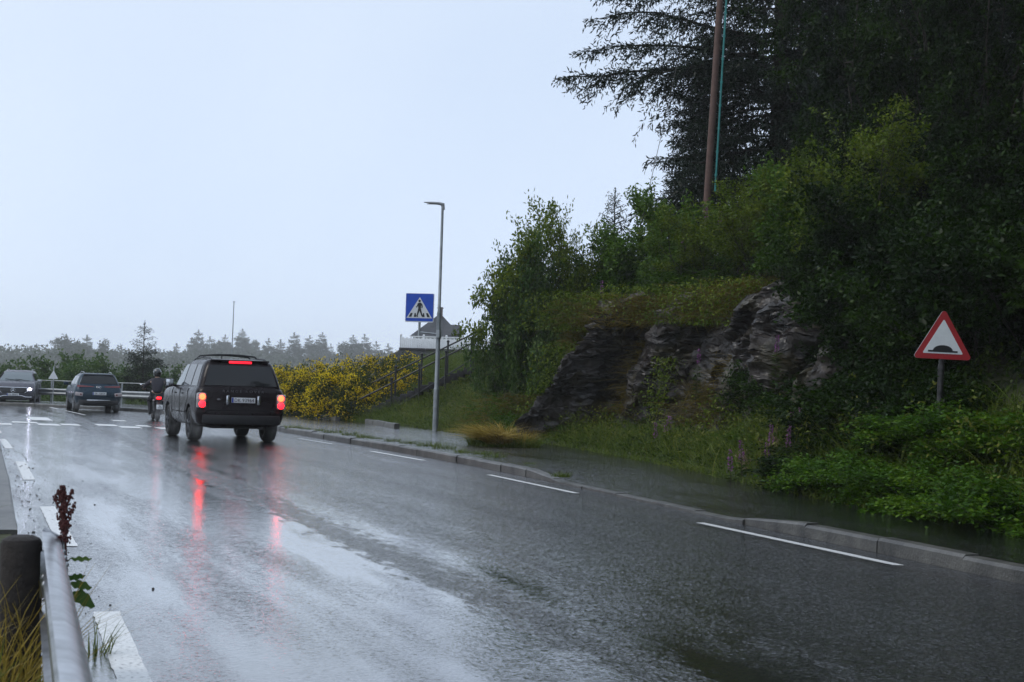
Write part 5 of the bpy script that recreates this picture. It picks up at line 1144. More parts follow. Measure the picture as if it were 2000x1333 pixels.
for i, (pr, px, Y, rz, sc, lb_) in enumerate([
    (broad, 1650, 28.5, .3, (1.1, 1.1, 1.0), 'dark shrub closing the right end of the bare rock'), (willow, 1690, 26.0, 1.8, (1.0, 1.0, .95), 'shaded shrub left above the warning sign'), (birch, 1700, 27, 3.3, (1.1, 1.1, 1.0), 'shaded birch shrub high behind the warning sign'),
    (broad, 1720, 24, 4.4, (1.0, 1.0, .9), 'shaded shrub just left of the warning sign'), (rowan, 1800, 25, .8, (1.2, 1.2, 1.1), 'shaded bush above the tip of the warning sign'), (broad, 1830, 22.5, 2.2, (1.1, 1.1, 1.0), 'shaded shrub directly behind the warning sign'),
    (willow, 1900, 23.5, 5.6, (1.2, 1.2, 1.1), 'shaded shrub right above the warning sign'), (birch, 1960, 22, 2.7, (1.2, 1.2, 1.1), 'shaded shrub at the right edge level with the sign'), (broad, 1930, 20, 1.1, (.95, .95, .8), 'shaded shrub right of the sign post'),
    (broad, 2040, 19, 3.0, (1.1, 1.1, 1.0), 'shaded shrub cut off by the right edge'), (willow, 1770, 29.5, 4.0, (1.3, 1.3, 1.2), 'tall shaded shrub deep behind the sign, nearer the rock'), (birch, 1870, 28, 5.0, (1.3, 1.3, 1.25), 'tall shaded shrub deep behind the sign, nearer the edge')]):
    bank(shade if i not in (0, 2) else pr, px, Y, rz, sc, lb_, group=G2)  # most take the leaf whose colour is darkened for shade
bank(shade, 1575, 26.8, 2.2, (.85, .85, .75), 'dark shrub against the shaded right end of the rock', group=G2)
G3 = 'leafy trees before the dark spruces'
for i, (px, Y, rz, sc, lb_) in enumerate([(1790, 31, .4, (1.0, 1.0, 1.25), 'tall leafy tree before the dark spruce, its left side catching light'), (1905, 30, 2.4, (1.0, 1.0, 1.3), 'leafy tree rising past the top edge above the warning sign'), (2030, 27, 4.1, (1.0, 1.0, 1.2), 'leafy tree in the upper right corner with sky between its leaves'), (1690, 34, 5.3, (.9, .9, .95), 'shorter leafy tree right beside the dark spruce'), (2330, 22, 1.3, (1.0, 1.0, 1.2), 'leafy tree out of the right edge overhanging the bank'), (2500, 17.5, 3.6, (1.0, 1.0, 1.15), 'leafy tree beyond the right edge above the pavement')]):
    bank(maple, px, Y, rz, sc, lb_, group=G3)
for i, (x, y, rz, sc) in enumerate([(12.2, 8.5, .3, 1.2), (11.5, 13.0, 1.7, 1.1), (14, 3.0, 2.9, 1.3), (9.6, 16.6, .9, (1.1, 1.1, 1.7)), (9.0, 11.2, 2.6, (1.15, 1.15, 1.6)), (8.8, 6.4, 4.0, (1.1, 1.1, 1.5)), (12.6, 20.5, 5.2, (1.3, 1.3, 1.8))]):  # the tall ones are added out of view to shade the right side
    put(maple, used, (x, y, tz(x, y)), rz, sc, ['leafy tree standing over the pavement right of the picture', 'leafy tree on the bank nearest the right edge', 'leafy tree beside the camera on the right bank', 'tall leafy tree added out of view to shade the pavement beyond the right edge', 'tall leafy tree added unseen for shade over the kerb beyond the right edge', 'tall leafy tree added unseen for shade opposite the camera over the pavement', 'tallest leafy tree added unseen for shade beyond the right edge above the brambles'][i], G3)
# --- brambles and low bushes at the foot of the bank
G4 = 'brambles along the pavement'
lowb = [(1640, 19.3, 1.0), (1700, 17.9, .95), (1770, 17.1, .9), (1560, 22.0, .45), (1500, 24.2, .5), (1860, 16.1, .95), (1930, 15.2, 1.0), (2000, 14.5, 1.0), (1740, 20.0, 1.1), (1840, 18.9, 1.0), (1900, 17.6, 1.1), (1980, 16.8, 1.1), (1410, 26.6, .42), (1345, 29.0, .38), (1610, 23.4, .55), (1680, 22.0, 1.1), (2060, 13.8, 1.0), (2080, 15.6, 1.1), (1790, 21.4, 1.1), (1460, 25.6, .45)]
names4 = ['left of the sign post, two bushes away', 'just left of the sign post by the pavement', 'below the warning sign by the pavement', 'below the right end of the rock', 'between the pink flowers and the rock', 'right of the sign post, brightest one', 'right of the brightest one by the pavement', 'at the right edge by the pavement', 'upslope left of the sign post', 'at the foot of the sign post', 'upslope right of the sign post', 'upslope at the right edge', 'at the foot of the rock', 'at the foot of the rock in its middle', 'above the pale grass left of the sign', 'upslope between rock and sign', 'cut off by the right edge', 'cut off by the right edge, upslope', 'behind the warning sign post', 'low before the shaded end of the rock']
for i, ((px, Y, sc), nm) in enumerate(zip(lowb, names4)):
    bank(dark_b if (Y > 18.6 and px > 1590) else brambl, px, Y, i * 1.37, (sc, sc, sc * (.85 + .3 * ((i * 7) % 5) / 5) * (.45 if Y < 18.3 or px < 1720 else .8)), ('dark green bush ' if (Y > 18.6 and px > 1590) else 'leafy green bramble bush ') + nm, group=G4)  # upslope bushes swap to the leaf colour darkened for shade
for i, (px, Y, sc, nm) in enumerate([(1100, 38.2, .8, 'over the left corner of the rock'), (1015, 38.4, .9, 'below the rounded willow shrub'), (990, 39.2, .5, 'beside the top of the handrail'), (1040, 35.9, .65, 'at the foot of the left end of the rock'), (1085, 34.6, .45, 'low before the left end of the rock'), (1160, 37.6, .75, 'on the brow of the rock below the birches'), (1290, 35.0, .7, 'on the brow of the rock before the pole'), (1035, 38.0, .8, 'low on the left end of the bank')]):
    bank(brambl, px, Y, i * 2.1 + .5, (sc, sc, sc), 'leafy green bramble bush ' + nm, group='brambles about the rock')

# --- ground cover, verge grass: nobody could count these
rng = np.random.default_rng(77)
def scatter(n, x0, x1, y0, y1, fn):
    x = rng.uniform(x0, x1, n); y = rng.uniform(y0, y1, n); s, t = side_dist(x, y); k = fn(x, y, s, t); return x[k], y[k], s[k], t[k]
cl = lambda x, y, f: .5 + .5 * np.sin(x * f + 1.7 * np.sin(y * f * .7)) * np.cos(y * f * .9 + 1.1 * np.sin(x * f * .6))
x, y, s, t = scatter(520000, -12, 22, 7, 62, lambda x, y, s, t: (s > -.1) & (s < 12) & (rng.random(len(x)) < (.25 + .75 * cl(x, y, 2.1)) * np.where(t < 27, 1, np.where(t < 38, .75, .6))) & ~((t > 26) & (t < 38) & (s > 1.3) & (s < 3.9)) & (np.abs(x / np.maximum(y, 1)) < .48))
hh = .1 + .5 * cl(x, y, 2.1) * smn(-.2, 1.2, s); z = np.maximum(ter(x, y), .1) + hh * rng.random(len(x)) ** .7
P = np.stack([x, y, z], -1); D = rng.normal(size=P.shape) + np.array([-.3, -.5, .4]); V, F = leaves(P, D, rng.uniform(.05, .12, len(P)), rng.uniform(.025, .06, len(P)), rng, .6)
tag(obj('ground_cover', npmesh('ground_cover', V, F, M['ground_leaf'])), kind='stuff')
# verge grass: thick close to the pavement, long and tawny over the rock and at the left end of the bank
parts = []
x, y, s, t = scatter(430000, -12, 8, 12, 62, lambda x, y, s, t: (s > -.3) & (s < np.where(t > 37, 6.5, 2.3)) & (rng.random(len(x)) < np.where(t < 24, .8, np.where(t < 38.5, .8, 1.0)) * (.3 + .7 * cl(x, y, 1.3))) & ~((x < -4.6) & (s > 1.0) & (t < 62) & (y < 62) & (x > -14) & (s > 3.5)))
P = np.stack([x, y, np.where(s < .36, np.maximum(ter(x, y), .11), ter(x, y)) - .01], -1); D = rng.normal(size=P.shape) * .35 + np.array([-.1, -.2, 1.0]); lean = cl(x, y, 1.3)
parts.append(blades(P, D, (.14 + .1 * smn(-.3, .1, s) + .42 * lean * smn(-.1, .8, s) + .12 * smn(38, 41, t)) * rng.uniform(.6, 1.3, len(x)), rng.uniform(.008, .016, len(x)), rng.uniform(.2, .9, len(x)), rng))
V, F = join(parts); tag(obj('verge_grass', npmesh('verge_grass', V, F, M['grass'])), kind='stuff')
x, y, s, t = scatter(90000, -4, 10, 24, 46, lambda x, y, s, t: (((t > 27) & (t < 38.5) & (s > 3.75) & (s < 5.2) & (rng.random(len(x)) < .8)) | ((t > 37.5) & (s > 1.2) & (s < 4.5) & (rng.random(len(x)) < .12)) | ((t > 26) & (t < 38) & (s > .9) & (s < 1.7) & (rng.random(len(x)) < .12))))
P = np.stack([x, y, ter(x, y) - .03], -1); s2, _ = side_dist(x, y); D = rng.normal(size=P.shape) * .3 + np.array([-.35, -.55, .75]); V, F = blades(P, D, rng.uniform(.3, .75, len(x)), rng.uniform(.008, .016, len(x)), rng.uniform(.5, 1.2, len(x)), rng)
tag(obj('tawny_grass', npmesh('tawny_grass', V, F, M['dry_grass'])), kind='stuff')
# dead straw and hanging grass in the cracks of the rock
Ps = []; Ds = []
for (px, Y, z0, z1, wdt_, n) in [(1245, 33.2, .8, 2.6, .22, 1500), (1350, 30.3, .6, 1.6, .2, 700), (1130, 36.6, 2.4, 3.4, .3, 700), (1390, 30.6, 2.9, 3.7, .5, 1500), (1470, 28.8, 2.9, 3.7, .5, 1500), (1420, 28.7, .7, 2.2, .25, 700), (1020, 37.4, .2, 1.2, .7, 1500), (1290, 32.6, 2.9, 3.6, .7, 1800), (1180, 35.4, 3.0, 3.6, .6, 1200)]:
    x = at(px, 750, Y).x; u = rng.random(n); zz = z0 + (z1 - z0) * u; Ps.append(np.stack([x + rng.normal(size=n) * wdt_ + .28 * (zz - z0), Y + rng.normal(size=n) * .15 + .22 * zz - .25, zz], -1)); Ds.append(rng.normal(size=(n, 3)) * .35 + np.array([-.35, -.5, .35]))
P = np.concatenate(Ps); D = np.concatenate(Ds); V, F = blades(P, D, rng.uniform(.2, .5, len(P)), rng.uniform(.007, .014, len(P)), rng.uniform(.5, 1.3, len(P)), rng)
tag(obj('rock_grass', npmesh('rock_grass', V, F, M['dry_grass'])), kind='stuff')

Ps = []; Ds = []
for (px, Y, z0, z1, wdt_, n) in [(1120, 36.4, 2.9, 3.9, .7, 2600), (1250, 33.8, 3.1, 3.9, .8, 2200), (1345, 31.4, 2.9, 3.8, .6, 2000), (1430, 29.4, 2.8, 3.8, .6, 2200), (1275, 32.0, .9, 2.2, .2, 700), (1190, 34.6, .3, 1.1, .35, 900), (1405, 28.6, .4, 1.5, .3, 900), (1065, 36.2, .3, 2.6, .4, 2600)]:
    x = at(px, 750, Y).x; u = rng.random(n); zz = z0 + (z1 - z0) * u; Ps.append(np.stack([x + rng.normal(size=n) * wdt_ + .25 * (zz - z0), Y + rng.normal(size=n) * .3 - .25, zz], -1)); Ds.append(rng.normal(size=(n, 3)) * .7 + np.array([-.4, -.6, -.35]))
P = np.concatenate(Ps); tag(obj('rock_plants', npmesh('rock_plants', *leaves(P, np.concatenate(Ds), rng.uniform(.05, .11, len(P)), rng.uniform(.025, .05, len(P)), rng, .8), M['birch'])), kind='stuff')
# taller ragged weeds standing out of the verge
x, y, s, t = scatter(60000, -8, 9, 12, 50, lambda x, y, s, t: (s > -.15) & (s < np.where(t > 38, 4.5, 1.7)) & (rng.random(len(x)) < .9 * cl(x + 3, y, 2.6) ** 3))
P = np.stack([x, y, np.maximum(ter(x, y), .1)], -1); D = rng.normal(size=P.shape) * .22 + np.array([-.12, -.15, 1.0]); wl = rng.uniform(.35, .85, len(x)) + .25 * (t < 22); bl_ = blades(P, D, wl, rng.uniform(.008, .014, len(x)), rng.uniform(.15, .8, len(x)), rng)
k = rng.random(len(x)) < .5; hd_ = P[k] + unit(D[k]) * wl[k][:, None] * .8; pl = leaves(np.repeat(hd_, 4, 0) + rng.normal(size=(4 * len(hd_), 3)) * .05, rng.normal(size=(4 * len(hd_), 3)) + np.array([0, 0, .4]), .07, .03, rng, 1.0)
tag(obj('tall_weeds', npmesh('tall_weeds', *join([bl_, pl]), M['weed'])), kind='stuff')

def tuft_mesh(seed, n, h, spread, wd, m, bend=(.4, 1.1), lean=(0, 0), flare=.6):
    g = np.random.default_rng(seed); a = g.uniform(0, 6.28, n); r = spread * np.sqrt(g.random(n)) * .5; P = np.stack([r * np.cos(a), r * np.sin(a), np.full(n, -.02)], -1)
    D = np.stack([np.cos(a) * g.uniform(0, flare, n) + lean[0], np.sin(a) * g.uniform(0, flare, n) + lean[1], np.ones(n)], -1); V, F = blades(P, D, h * g.uniform(.5, 1.1, n), wd * g.uniform(.7, 1.2, n), g.uniform(*bend, n), g); return npmesh('grass_tuft', V, F, M[m])
gold = tag(obj('grass_tuft', tuft_mesh(1, 900, .8, .5, .014, 'gold_grass', (.5, 1.25), (-.5, -.2), .5)), 'golden drooping grass tussock beside the pavement, left of the rock', 'grass tuft'); p = gnd(955, 866, .2); gold.location = (p.x + .22, p.y + .35, .18)
for i_, (dx, dy, m_n, h_n) in enumerate([(.42, .1, 'gold_grass', .55), (-.4, .3, 'grass', .4), (.15, -.12, 'grass', .2), (-.2, -.08, 'grass', .16), (.6, -.05, 'grass', .35)]):
    o = tag(obj('grass_tuft', tuft_mesh(120 + i_, 420, h_n, .55, .012, m_n, (.3, .9))), ['smaller yellow grass tuft touching the golden tussock on its right', 'green grass tuft at the left side of the golden tussock', 'green grass tuft in front of the golden tussock', 'shortest green grass tuft in front of the golden tussock', 'green grass tuft on the right before the golden tussock'][i_], 'grass tuft'); o.location = (gold.location.x + dx, gold.location.y + dy, .13)
for (px, py, sc, lb_) in [(1000, 878, .5, 'smaller yellowish grass tussock right of the golden one'), (1480, 905, .55, 'pale feathery grass tussock among the pink flowers'), (1175, 560, .6, 'tawny grass tussock on the brow above the rock')]:
    pass
# tufts growing along the top of the kerb
tm = [tuft_mesh(11 + i, 140, .16, .35, .008, 'grass', (.2, .9)) for i in range(3)]
kt = [(572, 836, .9), (596, 838.5, .6), (623, 841, .6), (650, 845, .9), (685, 850, .9), (712, 855, .9), (735, 857, .55), (765, 862, .8), (797, 866, .7), (838, 871, 1.0), (868, 876, 1.05), (905, 884, .7), (942, 887, .7), (966, 893, .9), (1096, 928, .55), (1035, 906, .35)]
for i, (px, py, sc) in enumerate(kt):
    p = gnd(px, py, .13); tag(obj('kerb_weed', tm[i % 3]), 'small grass tuft sprouting along the kerb of the right pavement', 'weed', 'grass tufts along the kerb'); o = bpy.context.scene.objects[-1] if False else [q for q in C.objects if q.name.startswith('kerb_weed')][-1]
    o.location = (p.x, p.y, .115); o.scale = (sc * 1.5, sc * 1.2, sc * 1.35); o.rotation_euler = (0, 0, i * 1.1)

# --- fireweed
def fireweed(seed):
    g = np.random.default_rng(seed); st = MB(); st.tube([(0, 0, -.05), (.02, .01, .5), (.06, .0, 1.15)], [.008, .006, .003], 5)
    n = 90; z = g.uniform(.15, .85, n); a = g.uniform(0, 6.28, n); P = np.stack([.03 * z, 0 * z, z], -1); D = np.stack([np.cos(a), np.sin(a), g.uniform(-.1, .5, n)], -1); lf = leaves(P, D, g.uniform(.09, .15, n), .024, g, .6)
    n = 60; z = g.uniform(.86, 1.18, n); a = g.uniform(0, 6.28, n); r = .05 * (1.25 - z) / .4 + .008; P = np.stack([.05 * z + r * np.cos(a) * .4, r * np.sin(a) * .4, z], -1); D = np.stack([np.cos(a), np.sin(a), g.uniform(-.2, .4, n)], -1); fl = leaves(P, D, .032 * g.uniform(.7, 1.2, n), .034, g, 1.0)
    return st, npmesh('leaves', *lf, M['ground_leaf']), npmesh('flowers', *fl, M['fire_fl'])
fw = []
for s_ in (1, 2):
    st, lm_, fm = fireweed(s_); r = tag(empty('fireweed'), '', 'flower', 'pink fireweed on the bank'); r.name = 'fireweed' if s_ == 1 else 'fireweed.001'; a_ = st.build('stem', M['twig'], r); b_ = obj('leaves', lm_, r); c_ = obj('flowers', fm, r); KIDS[r.name] = [a_, b_, c_]; fw.append(r)
fws = [(1300, 838, 28, 'left of the pink clump before the rock'), (1310, 832, 28, 'in the clump before the rock'), (1288, 845, 27.5, 'lowest of those before the rock'), (1440, 905, 22, 'left, low by the pavement'), (1458, 885, 22.3, 'above the left low one'), (1550, 830, 22.5, 'tallest, left of the warning sign'), (1540, 858, 22, 'below the tallest one'), (1565, 822, 22.8, 'right beside the tallest one'), (1515, 855, 22.4, 'among pale seed heads'), (1512, 892, 21.5, 'low among pale seed heads'), (1720, 822, 19.5, 'nearest left of the sign post'), (1665, 375, 31.5, 'high on the bank before the spruce'), (1380, 420, 34.5, 'at the foot of the wooden pole'), (1335, 465, 34.5, 'left below the wooden pole'), (1410, 428, 34, 'right of the foot of the wooden pole'), (1975, 915, 16.2, 'at the right edge'), (1960, 895, 16.5, 'near the right edge'), (1180, 565, 36, 'on top of the rock'), (990, 640, 39, 'under the rounded willow'), (1365, 700, 29, 'in the shade on the rock'), (1522, 675, 25.5, 'by the shaded end of the rock')]
u_ = {}
for i, (px, py, Y, nm) in enumerate(fws):
    Y -= 1.6 * (21 < Y < 23); q = at(px, py, Y); pr = fw[i % 2]; o = pr if not u_.get(i % 2) else copy_tree(pr); u_[i % 2] = 1; sc = 1.0 if Y < 30 else 1.1
    o.location = (q.x - .05, q.y, q.z - 1.0 * sc); o.scale = (sc,) * 3; o.rotation_euler = (0, 0, i); tag(o, 'pink fireweed stalk ' + nm, 'flower', 'pink fireweed on the bank')
def seedhead(seed):
    g = np.random.default_rng(seed); n = 500; st = MB()
    Ps, Ds = [], []
    for k in range(7):
        a = g.uniform(0, 6.28); e = np.array([math.cos(a) * .3, math.sin(a) * .3, g.uniform(.75, 1.0)]); st.tube([(0, 0, -.05), tuple(e * .5), tuple(e)], [.006, .005, .003], 5); t = g.uniform(.6, 1.05, n // 7); Ps.append(e[None] * t[:, None] + g.normal(size=(n // 7, 3)) * .02); Ds.append(g.normal(size=(n // 7, 3)) + np.array([0, 0, .3]))
    P, D = np.concatenate(Ps), np.concatenate(Ds); return st, npmesh('seed_plumes', *leaves(P, D, .07, .01, g, 1), M['seed'])
st, sm_ = seedhead(4); sr = tag(empty('seeding_fireweed'), '', 'weed', 'pale seed heads among the fireweed'); a_ = st.build('stems', M['twig'], sr); b_ = obj('seed_plumes', sm_, sr); KIDS[sr.name] = [a_, b_]; first = True
for i, (px, py, Y, nm) in enumerate([(1500, 880, 22.0, 'left of the pink stalks'), (1480, 905, 21.6, 'lowest, close to the pavement'), (1540, 870, 22.1, 'below the tallest pink stalk'), (1740, 815, 19.6, 'left of the sign post'), (1750, 820, 19.9, 'nearest to the sign post')]):
    o = sr if first else copy_tree(sr); first = False; q = at(px, py, Y); o.location = (q.x, q.y, q.z - .8); o.rotation_euler = (0, 0, i * 1.3); tag(o, 'pale brown plumed seed heads ' + nm, 'weed', 'pale seed heads among the fireweed')

# --- gorse in yellow flower
def gorse(seed, w_, d_, h_, n=9000):
    g = np.random.default_rng(seed); a = g.uniform(0, 6.28, n); ph = np.arccos(g.uniform(0, 1, n)); rr = g.uniform(.72, 1.05, n) ** .6 * (1 + .16 * np.sin(a * 5 + seed) * np.sin(ph * 4 + seed))
    U = np.stack([np.sin(ph) * np.cos(a), np.sin(ph) * np.sin(a), np.cos(ph)], -1); P = U * rr[:, None] * np.array([w_ / 2, d_ / 2, h_]); P += g.normal(size=P.shape) * .05; gr_ = leaves(P, U + g.normal(size=P.shape) * .6 + np.array([0, 0, .5]), g.uniform(.06, .13, n), g.uniform(.02, .04, n), g, 1.2)
    k = (g.random(n) < .26 * (.06 + 2.1 * (np.sin(P[:, 0] * 3.1 + seed + np.sin(P[:, 2] * 4)) * np.cos(P[:, 2] * 4.7 + P[:, 1] * 2 + P[:, 0]) * .5 + .5) ** 2)) & (P[:, 2] > .15 * h_ * g.random(n)); Q = P[k] + U[k] * .05; fl = leaves(np.repeat(Q, 3, 0) + g.normal(size=(3 * len(Q), 3)) * .03, np.repeat(U[k], 3, 0) + g.normal(size=(3 * len(Q), 3)) * .7, .06, .05, g, 1.0)
    st = MB()
    for j in range(9): b = g.uniform(0, 6.28); st.tube([(0, 0, -.3), (math.cos(b) * w_ * .15, math.sin(b) * d_ * .15, h_ * .4), (math.cos(b) * w_ * .33, math.sin(b) * d_ * .33, h_ * .72)], [.04, .03, .01], 5)
    return st, npmesh('foliage', *gr_, M['gorse']), npmesh('flowers', *fl, M['gorse_fl'])
for i, (px, py_top, Y, w_, nm) in enumerate([(565, 722, 57, 2.6, 'leftmost, just right of the black SUV'), (620, 716, 55, 2.6, 'second from the SUV, low and broad'), (675, 712, 53.2, 2.5, 'in the middle of the hedge with a dip above'), (735, 702, 52.2, 2.6, 'highest, beside the foot of the steps'), (785, 703, 54.5, 2.4, 'behind the handrail, farthest right'), (530, 725, 60, 2.8, 'hidden partly behind the SUV roof'), (650, 735, 50.6, 1.9, 'in front, low by the back kerb'), (590, 745, 55.5, 2.0, 'in front, low and left by the back kerb'), (700, 742, 49.8, 1.6, 'in front of the foot of the handrail')]):
    q = at(px, py_top, Y); gz_ = .12; hh = q.z - gz_; st, fm, flm = gorse(40 + i, w_, 2.2, hh, 8000); r = tag(empty('gorse_bush', (q.x, q.y, gz_)), 'gorse bush covered in yellow flowers, ' + nm, 'bush', 'yellow gorse bushes')
    st.build('stems', M['twig'], r); obj('foliage', fm, r); obj('flowers', flm, r)

# --- beyond the bend: bushes, young spruce, the misty wood
fsp = plant_of('spruce', 'single young spruce standing clear behind the guard rail, left of the motorcyclist', 'tree', spruce_mesh(31, 9.0, 3.2, .2, .3, 1.1, .19, 7, None, .1, 'spruce', .92, .05))
b_ = at(277, 762, 76); t_ = at(278, 628, 76); fsp.location = (b_.x, 76, t_.z - 7.4); s_ = 1.0; fsp.scale = (.82, .82, .82); fsp.location.z = t_.z - 9.0 * .82
dec = [shrub_mesh(51 + i, 6, 3.0, 4, 3, 60, .2, 'far_leaf' if i else 'willow', .6, .6) for i in range(2)]
near_d = plant_of('leafy_bush', '', 'bush', dec[0]); 
for i, (px, pyt, Y, sc, nm) in enumerate([(150, 682, 80, 1.2, 'broad, behind the guard rail above the blue-grey car'), (195, 684, 82, 1.2, 'right of the broad one behind the crossover'), (232, 692, 79, 1.0, 'left beside the young spruce'), (108, 706, 78, .9, 'low, beside the small pale sign'), (305, 705, 84, .9, 'right behind the young spruce'), (330, 728, 80, .6, 'low, left of the SUV mirror'), (10, 700, 84, .75, 'at the left edge above the oncoming car')]):
    q = at(px, pyt, Y); put(near_d, used, (q.x, Y, q.z - 6 * sc), i * 1.3, sc, 'bushy green tree ' + nm, 'bushy trees behind the guard rail')
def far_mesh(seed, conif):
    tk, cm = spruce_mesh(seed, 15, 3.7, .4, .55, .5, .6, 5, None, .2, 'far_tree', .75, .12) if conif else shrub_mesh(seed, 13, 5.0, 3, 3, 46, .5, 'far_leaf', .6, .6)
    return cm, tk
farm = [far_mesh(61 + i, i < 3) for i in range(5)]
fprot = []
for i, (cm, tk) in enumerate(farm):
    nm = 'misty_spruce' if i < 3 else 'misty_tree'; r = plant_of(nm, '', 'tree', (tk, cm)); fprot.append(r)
sky_l = [(-30, 700), (0, 697), (20, 690), (60, 705), (90, 690), (120, 682), (150, 662), (170, 655), (190, 668), (240, 692), (260, 690), (300, 700), (345, 672), (375, 660), (388, 645), (410, 658), (440, 655), (455, 668), (474, 643), (500, 665), (525, 662), (548, 664), (575, 650), (605, 656), (630, 650), (660, 668), (690, 655), (712, 654), (735, 668), (758, 672), (790, 690), (830, 690), (880, 694)]
rg = random.Random(9); used_f = {}
for i, (px, pyt) in enumerate(sky_l):
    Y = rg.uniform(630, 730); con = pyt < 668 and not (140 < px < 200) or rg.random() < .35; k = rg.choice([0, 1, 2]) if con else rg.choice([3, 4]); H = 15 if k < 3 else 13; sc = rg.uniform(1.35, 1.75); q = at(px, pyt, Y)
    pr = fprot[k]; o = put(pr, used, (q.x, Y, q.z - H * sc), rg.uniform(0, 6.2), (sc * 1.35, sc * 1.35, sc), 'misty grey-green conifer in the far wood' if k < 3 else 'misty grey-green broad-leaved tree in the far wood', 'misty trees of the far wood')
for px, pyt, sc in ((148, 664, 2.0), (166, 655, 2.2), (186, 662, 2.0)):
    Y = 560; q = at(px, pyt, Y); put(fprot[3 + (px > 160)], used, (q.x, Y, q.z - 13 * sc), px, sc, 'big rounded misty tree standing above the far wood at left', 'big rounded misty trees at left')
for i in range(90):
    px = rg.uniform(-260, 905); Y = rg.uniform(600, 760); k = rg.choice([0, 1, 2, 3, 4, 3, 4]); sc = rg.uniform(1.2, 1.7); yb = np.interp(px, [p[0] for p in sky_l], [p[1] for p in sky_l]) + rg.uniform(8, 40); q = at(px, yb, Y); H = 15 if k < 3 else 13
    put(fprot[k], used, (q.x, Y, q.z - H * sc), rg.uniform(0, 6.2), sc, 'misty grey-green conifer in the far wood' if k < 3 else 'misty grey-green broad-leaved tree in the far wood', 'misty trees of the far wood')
# the wood as one mass: undergrowth below those trees, and the woods round the rest of the place
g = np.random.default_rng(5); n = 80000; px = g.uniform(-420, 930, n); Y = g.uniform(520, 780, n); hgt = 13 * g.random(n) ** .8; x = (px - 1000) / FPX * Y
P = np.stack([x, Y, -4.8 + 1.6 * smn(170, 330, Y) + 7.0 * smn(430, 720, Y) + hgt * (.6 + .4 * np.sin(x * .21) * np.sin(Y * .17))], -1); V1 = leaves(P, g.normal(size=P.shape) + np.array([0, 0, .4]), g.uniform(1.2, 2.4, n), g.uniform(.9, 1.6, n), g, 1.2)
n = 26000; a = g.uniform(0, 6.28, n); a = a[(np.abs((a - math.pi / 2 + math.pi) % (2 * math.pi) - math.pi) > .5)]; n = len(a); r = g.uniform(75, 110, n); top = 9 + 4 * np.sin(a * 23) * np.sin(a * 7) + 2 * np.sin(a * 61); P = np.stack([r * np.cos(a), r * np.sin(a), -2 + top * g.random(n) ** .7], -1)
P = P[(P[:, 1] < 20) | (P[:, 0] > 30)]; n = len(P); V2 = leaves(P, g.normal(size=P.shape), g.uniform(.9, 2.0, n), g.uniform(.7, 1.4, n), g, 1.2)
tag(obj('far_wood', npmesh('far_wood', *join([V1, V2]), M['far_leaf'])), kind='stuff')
# rough grass and low scrub beyond the guard rail
g = np.random.default_rng(6); n = 40000; x = g.uniform(-48, -3, n); y = g.uniform(60, 92, n); S_, T_ = side_dist(x, y); k = (S_ > .9); x, y = x[k], y[k]; n = len(x)
P = np.stack([x, y, np.maximum(gz(x, y), -.6) + .05], -1); tag(obj('rough_grass', npmesh('rough_grass', *blades(P, g.normal(size=P.shape) * .3 + np.array([0, 0, 1]), g.uniform(.25, .75, n), g.uniform(.02, .05, n), g.uniform(.2, .9, n), g), M['ground_leaf'])), kind='stuff')

# --- near left: grass round the post, dock with its seed head, gravel on the road edge
g = np.random.default_rng(15); n = 26000; y = g.uniform(3.2, 13, n); edge = np.interp(y, [p[1] for p in KL], [p[0] for p in KL]); x = edge - .1 - g.uniform(0, 1, n) ** 1.3 * 2.4 - .12; k = g.random(n) < (.5 + .5 * cl(x, y, 3)) * np.where(y > 11.5, .4, 1); x, y, edge = x[k], y[k], edge[k]; n = len(x)
V = np.stack([x, y, np.full(n, .0)], -1)
lv = tag(sheet('left_verge', [Vector((np.interp(yy, [p[1] for p in KL], [p[0] for p in KL]) - 4.5, yy)) for yy in np.arange(-6, 13, .5)], [Vector((np.interp(yy, [p[1] for p in KL], [p[0] for p in KL]) - .05, yy)) for yy in np.arange(-6, 13, .5)], lambda x, y: .03 * math.sin(x * 3 + y) - .01 + .02, M['earth'], 12), kind='structure'); lv.location.z = -.02
long_ = g.random(n) < .35; tag(obj('verge_grass', npmesh('verge_grass', *blades(V, g.normal(size=V.shape) * .3 + np.array([.1, 0, 1]), np.where(edge - x < .5, .08, np.where(long_, .45, .28)) * g.uniform(.5, 1.2, n), g.uniform(.005, .01, n), g.uniform(.2, .9, n), g), M['grass'])), kind='stuff')
pp = [c for c in kids(gr) if c.name.startswith('post')][0].location
tt = tuft_mesh(90, 260, .62, .5, .007, 'gold_grass', (.2, .7)); o = tag(obj('grass_tuft', tt), 'long straw-coloured grass in front of the wooden guard rail post', 'grass tuft'); o.location = (pp.x - .03, pp.y - .28, 0)
o = tag(obj('grass_tuft', tuft_mesh(91, 420, .5, .6, .008, 'grass', (.2, .8))), 'lush green grass tuft at the left bottom corner beside the guard rail', 'grass tuft'); o.location = (pp.x + .1, pp.y - 1.4, 0)
o = tag(obj('grass_tuft', tuft_mesh(92, 60, .22, .16, .006, 'grass', (.1, .6))), 'small grass tuft on the road side of the guard rail near the white dash', 'grass tuft'); q = gnd(182, 1278); o.location = (q.x, q.y, 0)
dk = tag(empty('dock_plant'), 'dock plant with a red-brown seed spike and broad green leaves beside the guard rail', 'weed'); dY = 6.3
d0, d1 = at(128, 1060, dY), at(122, 948, dY); dk.location = (d0.x, dY, 0)
st = MB(); st.tube([(0, 0, 0), (.02, 0, d0.z * .6), (0, 0, d0.z), (d1.x - d0.x, 0, d1.z)], [.007, .006, .005, .003], 6); st.build('stem', M['dock'], dk)
g = random.Random(3); sd_ = MB(); HH = d1.z - d0.z
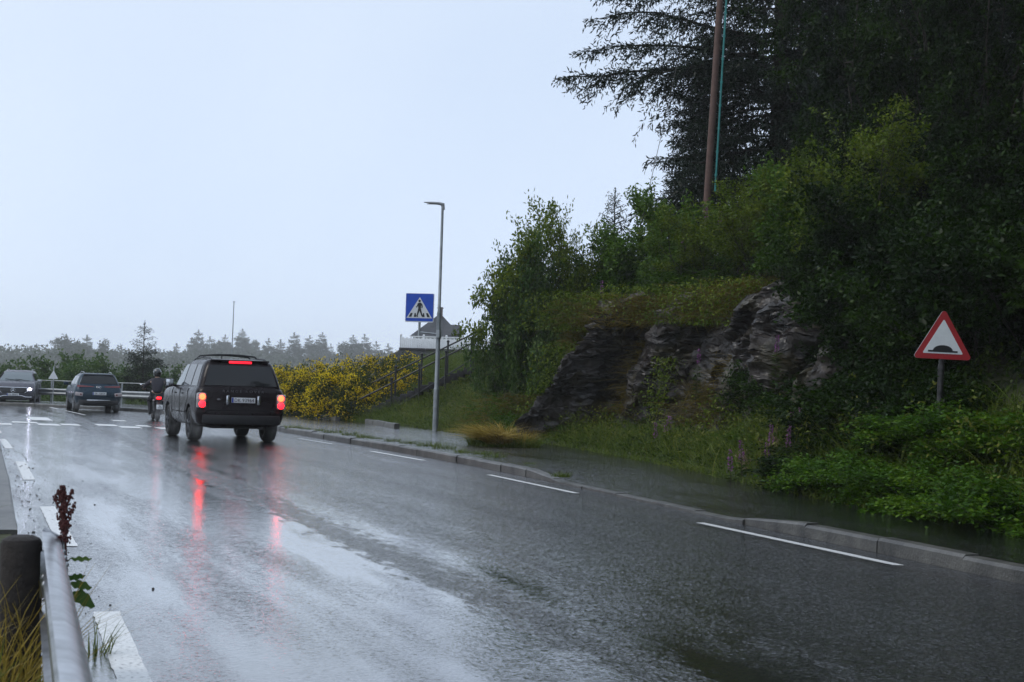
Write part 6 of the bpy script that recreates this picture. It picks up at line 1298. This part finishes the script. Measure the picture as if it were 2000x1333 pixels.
for i in range(330):
    t = g.random(); a = g.uniform(0, 6.28); w_ = .011 + .022 * (1 - t) ** .6 * (.55 + .45 * math.sin(t * 26)); q = Vector(((d1.x - d0.x) * t + math.cos(a) * w_ * g.random() ** .5, math.sin(a) * w_ * g.random() ** .5, d0.z + HH * t)); sd_.ball(q, (.0045, .0045, .006), 5, 4)
for (t, dx, ln) in ((.12, -.035, .09), (.3, .04, .1), (.42, -.045, .1), (.58, .035, .08), (.7, -.025, .05)):
    for i in range(60): u = g.random(); sd_.ball((((d1.x - d0.x) * t) + dx * u ** .7 + g.gauss(0, .005), g.gauss(0, .006), d0.z + HH * t + ln * u + g.gauss(0, .005)), (.0045, .0045, .006), 5, 4)
sd_.build('seed_spike', M['dock'], dk)
for (px, py, ln, wd, ax, tz_) in [(158, 1093, .09, .022, .1, .0), (152, 1130, .075, .03, .2, .1), (158, 1143, .09, .04, .3, -.2), (160, 1166, .1, .065, .1, -.5)]:
    q = at(px - 22, py, dY - .15) - dk.location; mb = MB()
    def lf(u, v, q=q, ln=ln, wd=wd, ax=ax, tz_=tz_): s = wd * math.sin(math.pi * min(.99, u * .97 + .02)) ** .7 * (v - .5); return (q.x + ln * u, q.y + s * .4 + .02 * u, q.z + tz_ * ln * u * u + abs(v - .5) * wd * .2 + s * .9 + .004 * math.sin(u * 20))
    patch(mb, lf, 12, 4); mb.tube([(0, 0, max(.1, q.z - .15)), (q.x * .5, q.y * .5, q.z - .02), tuple(q)], .003, 5); mb.build('leaf', M['dock_leaf'], dk)
g = random.Random(8); gv = MB()
for i in range(260):
    yy = g.uniform(5, 27) ; e = np.interp(yy, [p[1] for p in KL], [p[0] for p in KL]); r = g.uniform(.003, .009) if g.random() < .93 else g.uniform(.01, .016); xx = e + abs(g.gauss(0, .28)) + .03; gv.ball((xx, yy, r * .3), (r * g.uniform(.7, 1.3), r, r * .7), 6, 4)
tag(gv.build('gravel', mat('gravel', (.05, .048, .045), .7, noise=(30, .5, 1.6))), kind='stuff')

# ------------------------------------------------------------------ haze: one even body of damp air round the whole place
def volume_mat(name, col, dens, noise_sc=None):
    m = bpy.data.materials.new(name); m.use_nodes = True; n = m.node_tree; n.nodes.clear(); o = n.nodes.new('ShaderNodeOutputMaterial'); v = n.nodes.new('ShaderNodeVolumePrincipled')
    v.inputs['Color'].default_value = (*col, 1); v.inputs['Density'].default_value = dens; v.inputs['Anisotropy'].default_value = .2; n.links.new(v.outputs[0], o.inputs['Volume']); return m
hz_ = MB(); hz_.box((0, 385, 12), (1700, 1120, 46)); h_ = hz_.build('haze', volume_mat('haze', (.97, .97, .96), 0.00058), smooth=False); tag(h_, kind='stuff')

# spray thrown up behind the wheels
sm = volume_mat('spray', (.95, .97, 1.0), 0.0); n = sm.node_tree; v = [q for q in n.nodes if q.type == 'PRINCIPLED_VOLUME'][0]
tc = nnode(n, 'ShaderNodeTexCoord'); ln_ = nnode(n, 'ShaderNodeVectorMath', operation='LENGTH'); n.links.new(tc.outputs['Object'], ln_.inputs[0])
fall = nnode(n, 'ShaderNodeMapRange'); fall.inputs['From Min'].default_value = 1.0; fall.inputs['From Max'].default_value = .1; fall.inputs['To Max'].default_value = 1.0; n.links.new(ln_.outputs['Value'], fall.inputs['Value'])
nz = noise_node(n, tc.outputs['Object'], 2.6, 3); dn = math_node(n, 'MULTIPLY', math_node(n, 'MULTIPLY', fall.outputs[0], fall.outputs[0]), math_node(n, 'MAXIMUM', math_node(n, 'MULTIPLY', math_node(n, 'SUBTRACT', nz, .34), 3.2), 0.0)); n.links.new(dn, v.inputs['Density'])
def spray(car, x, y, dim, label):
    mb = MB(); mb.ball((0, 0, 0), 1.0, 16, 10); o = mb.build('spray', sm); h = car.rotation_euler.z; o.scale = dim; o.rotation_euler = (0, 0, h)
    o.location = car.location + Vector((x * math.cos(h) - y * math.sin(h), x * math.sin(h) + y * math.cos(h), dim[2] * .75)); tag(o, kind='stuff')
spray(suv, -.83, -2.0, (.34, .7, .42), ''); spray(suv, .83, -2.0, (.34, .7, .4), ''); spray(suv, -.83, 1.1, (.28, .6, .36), ''); spray(kona, .78, -1.85, (.36, .8, .5), ''); spray(kona, -.78, -1.85, (.3, .7, .4), ''); spray(moto, 0, -1.1, (.3, .7, .32), '')
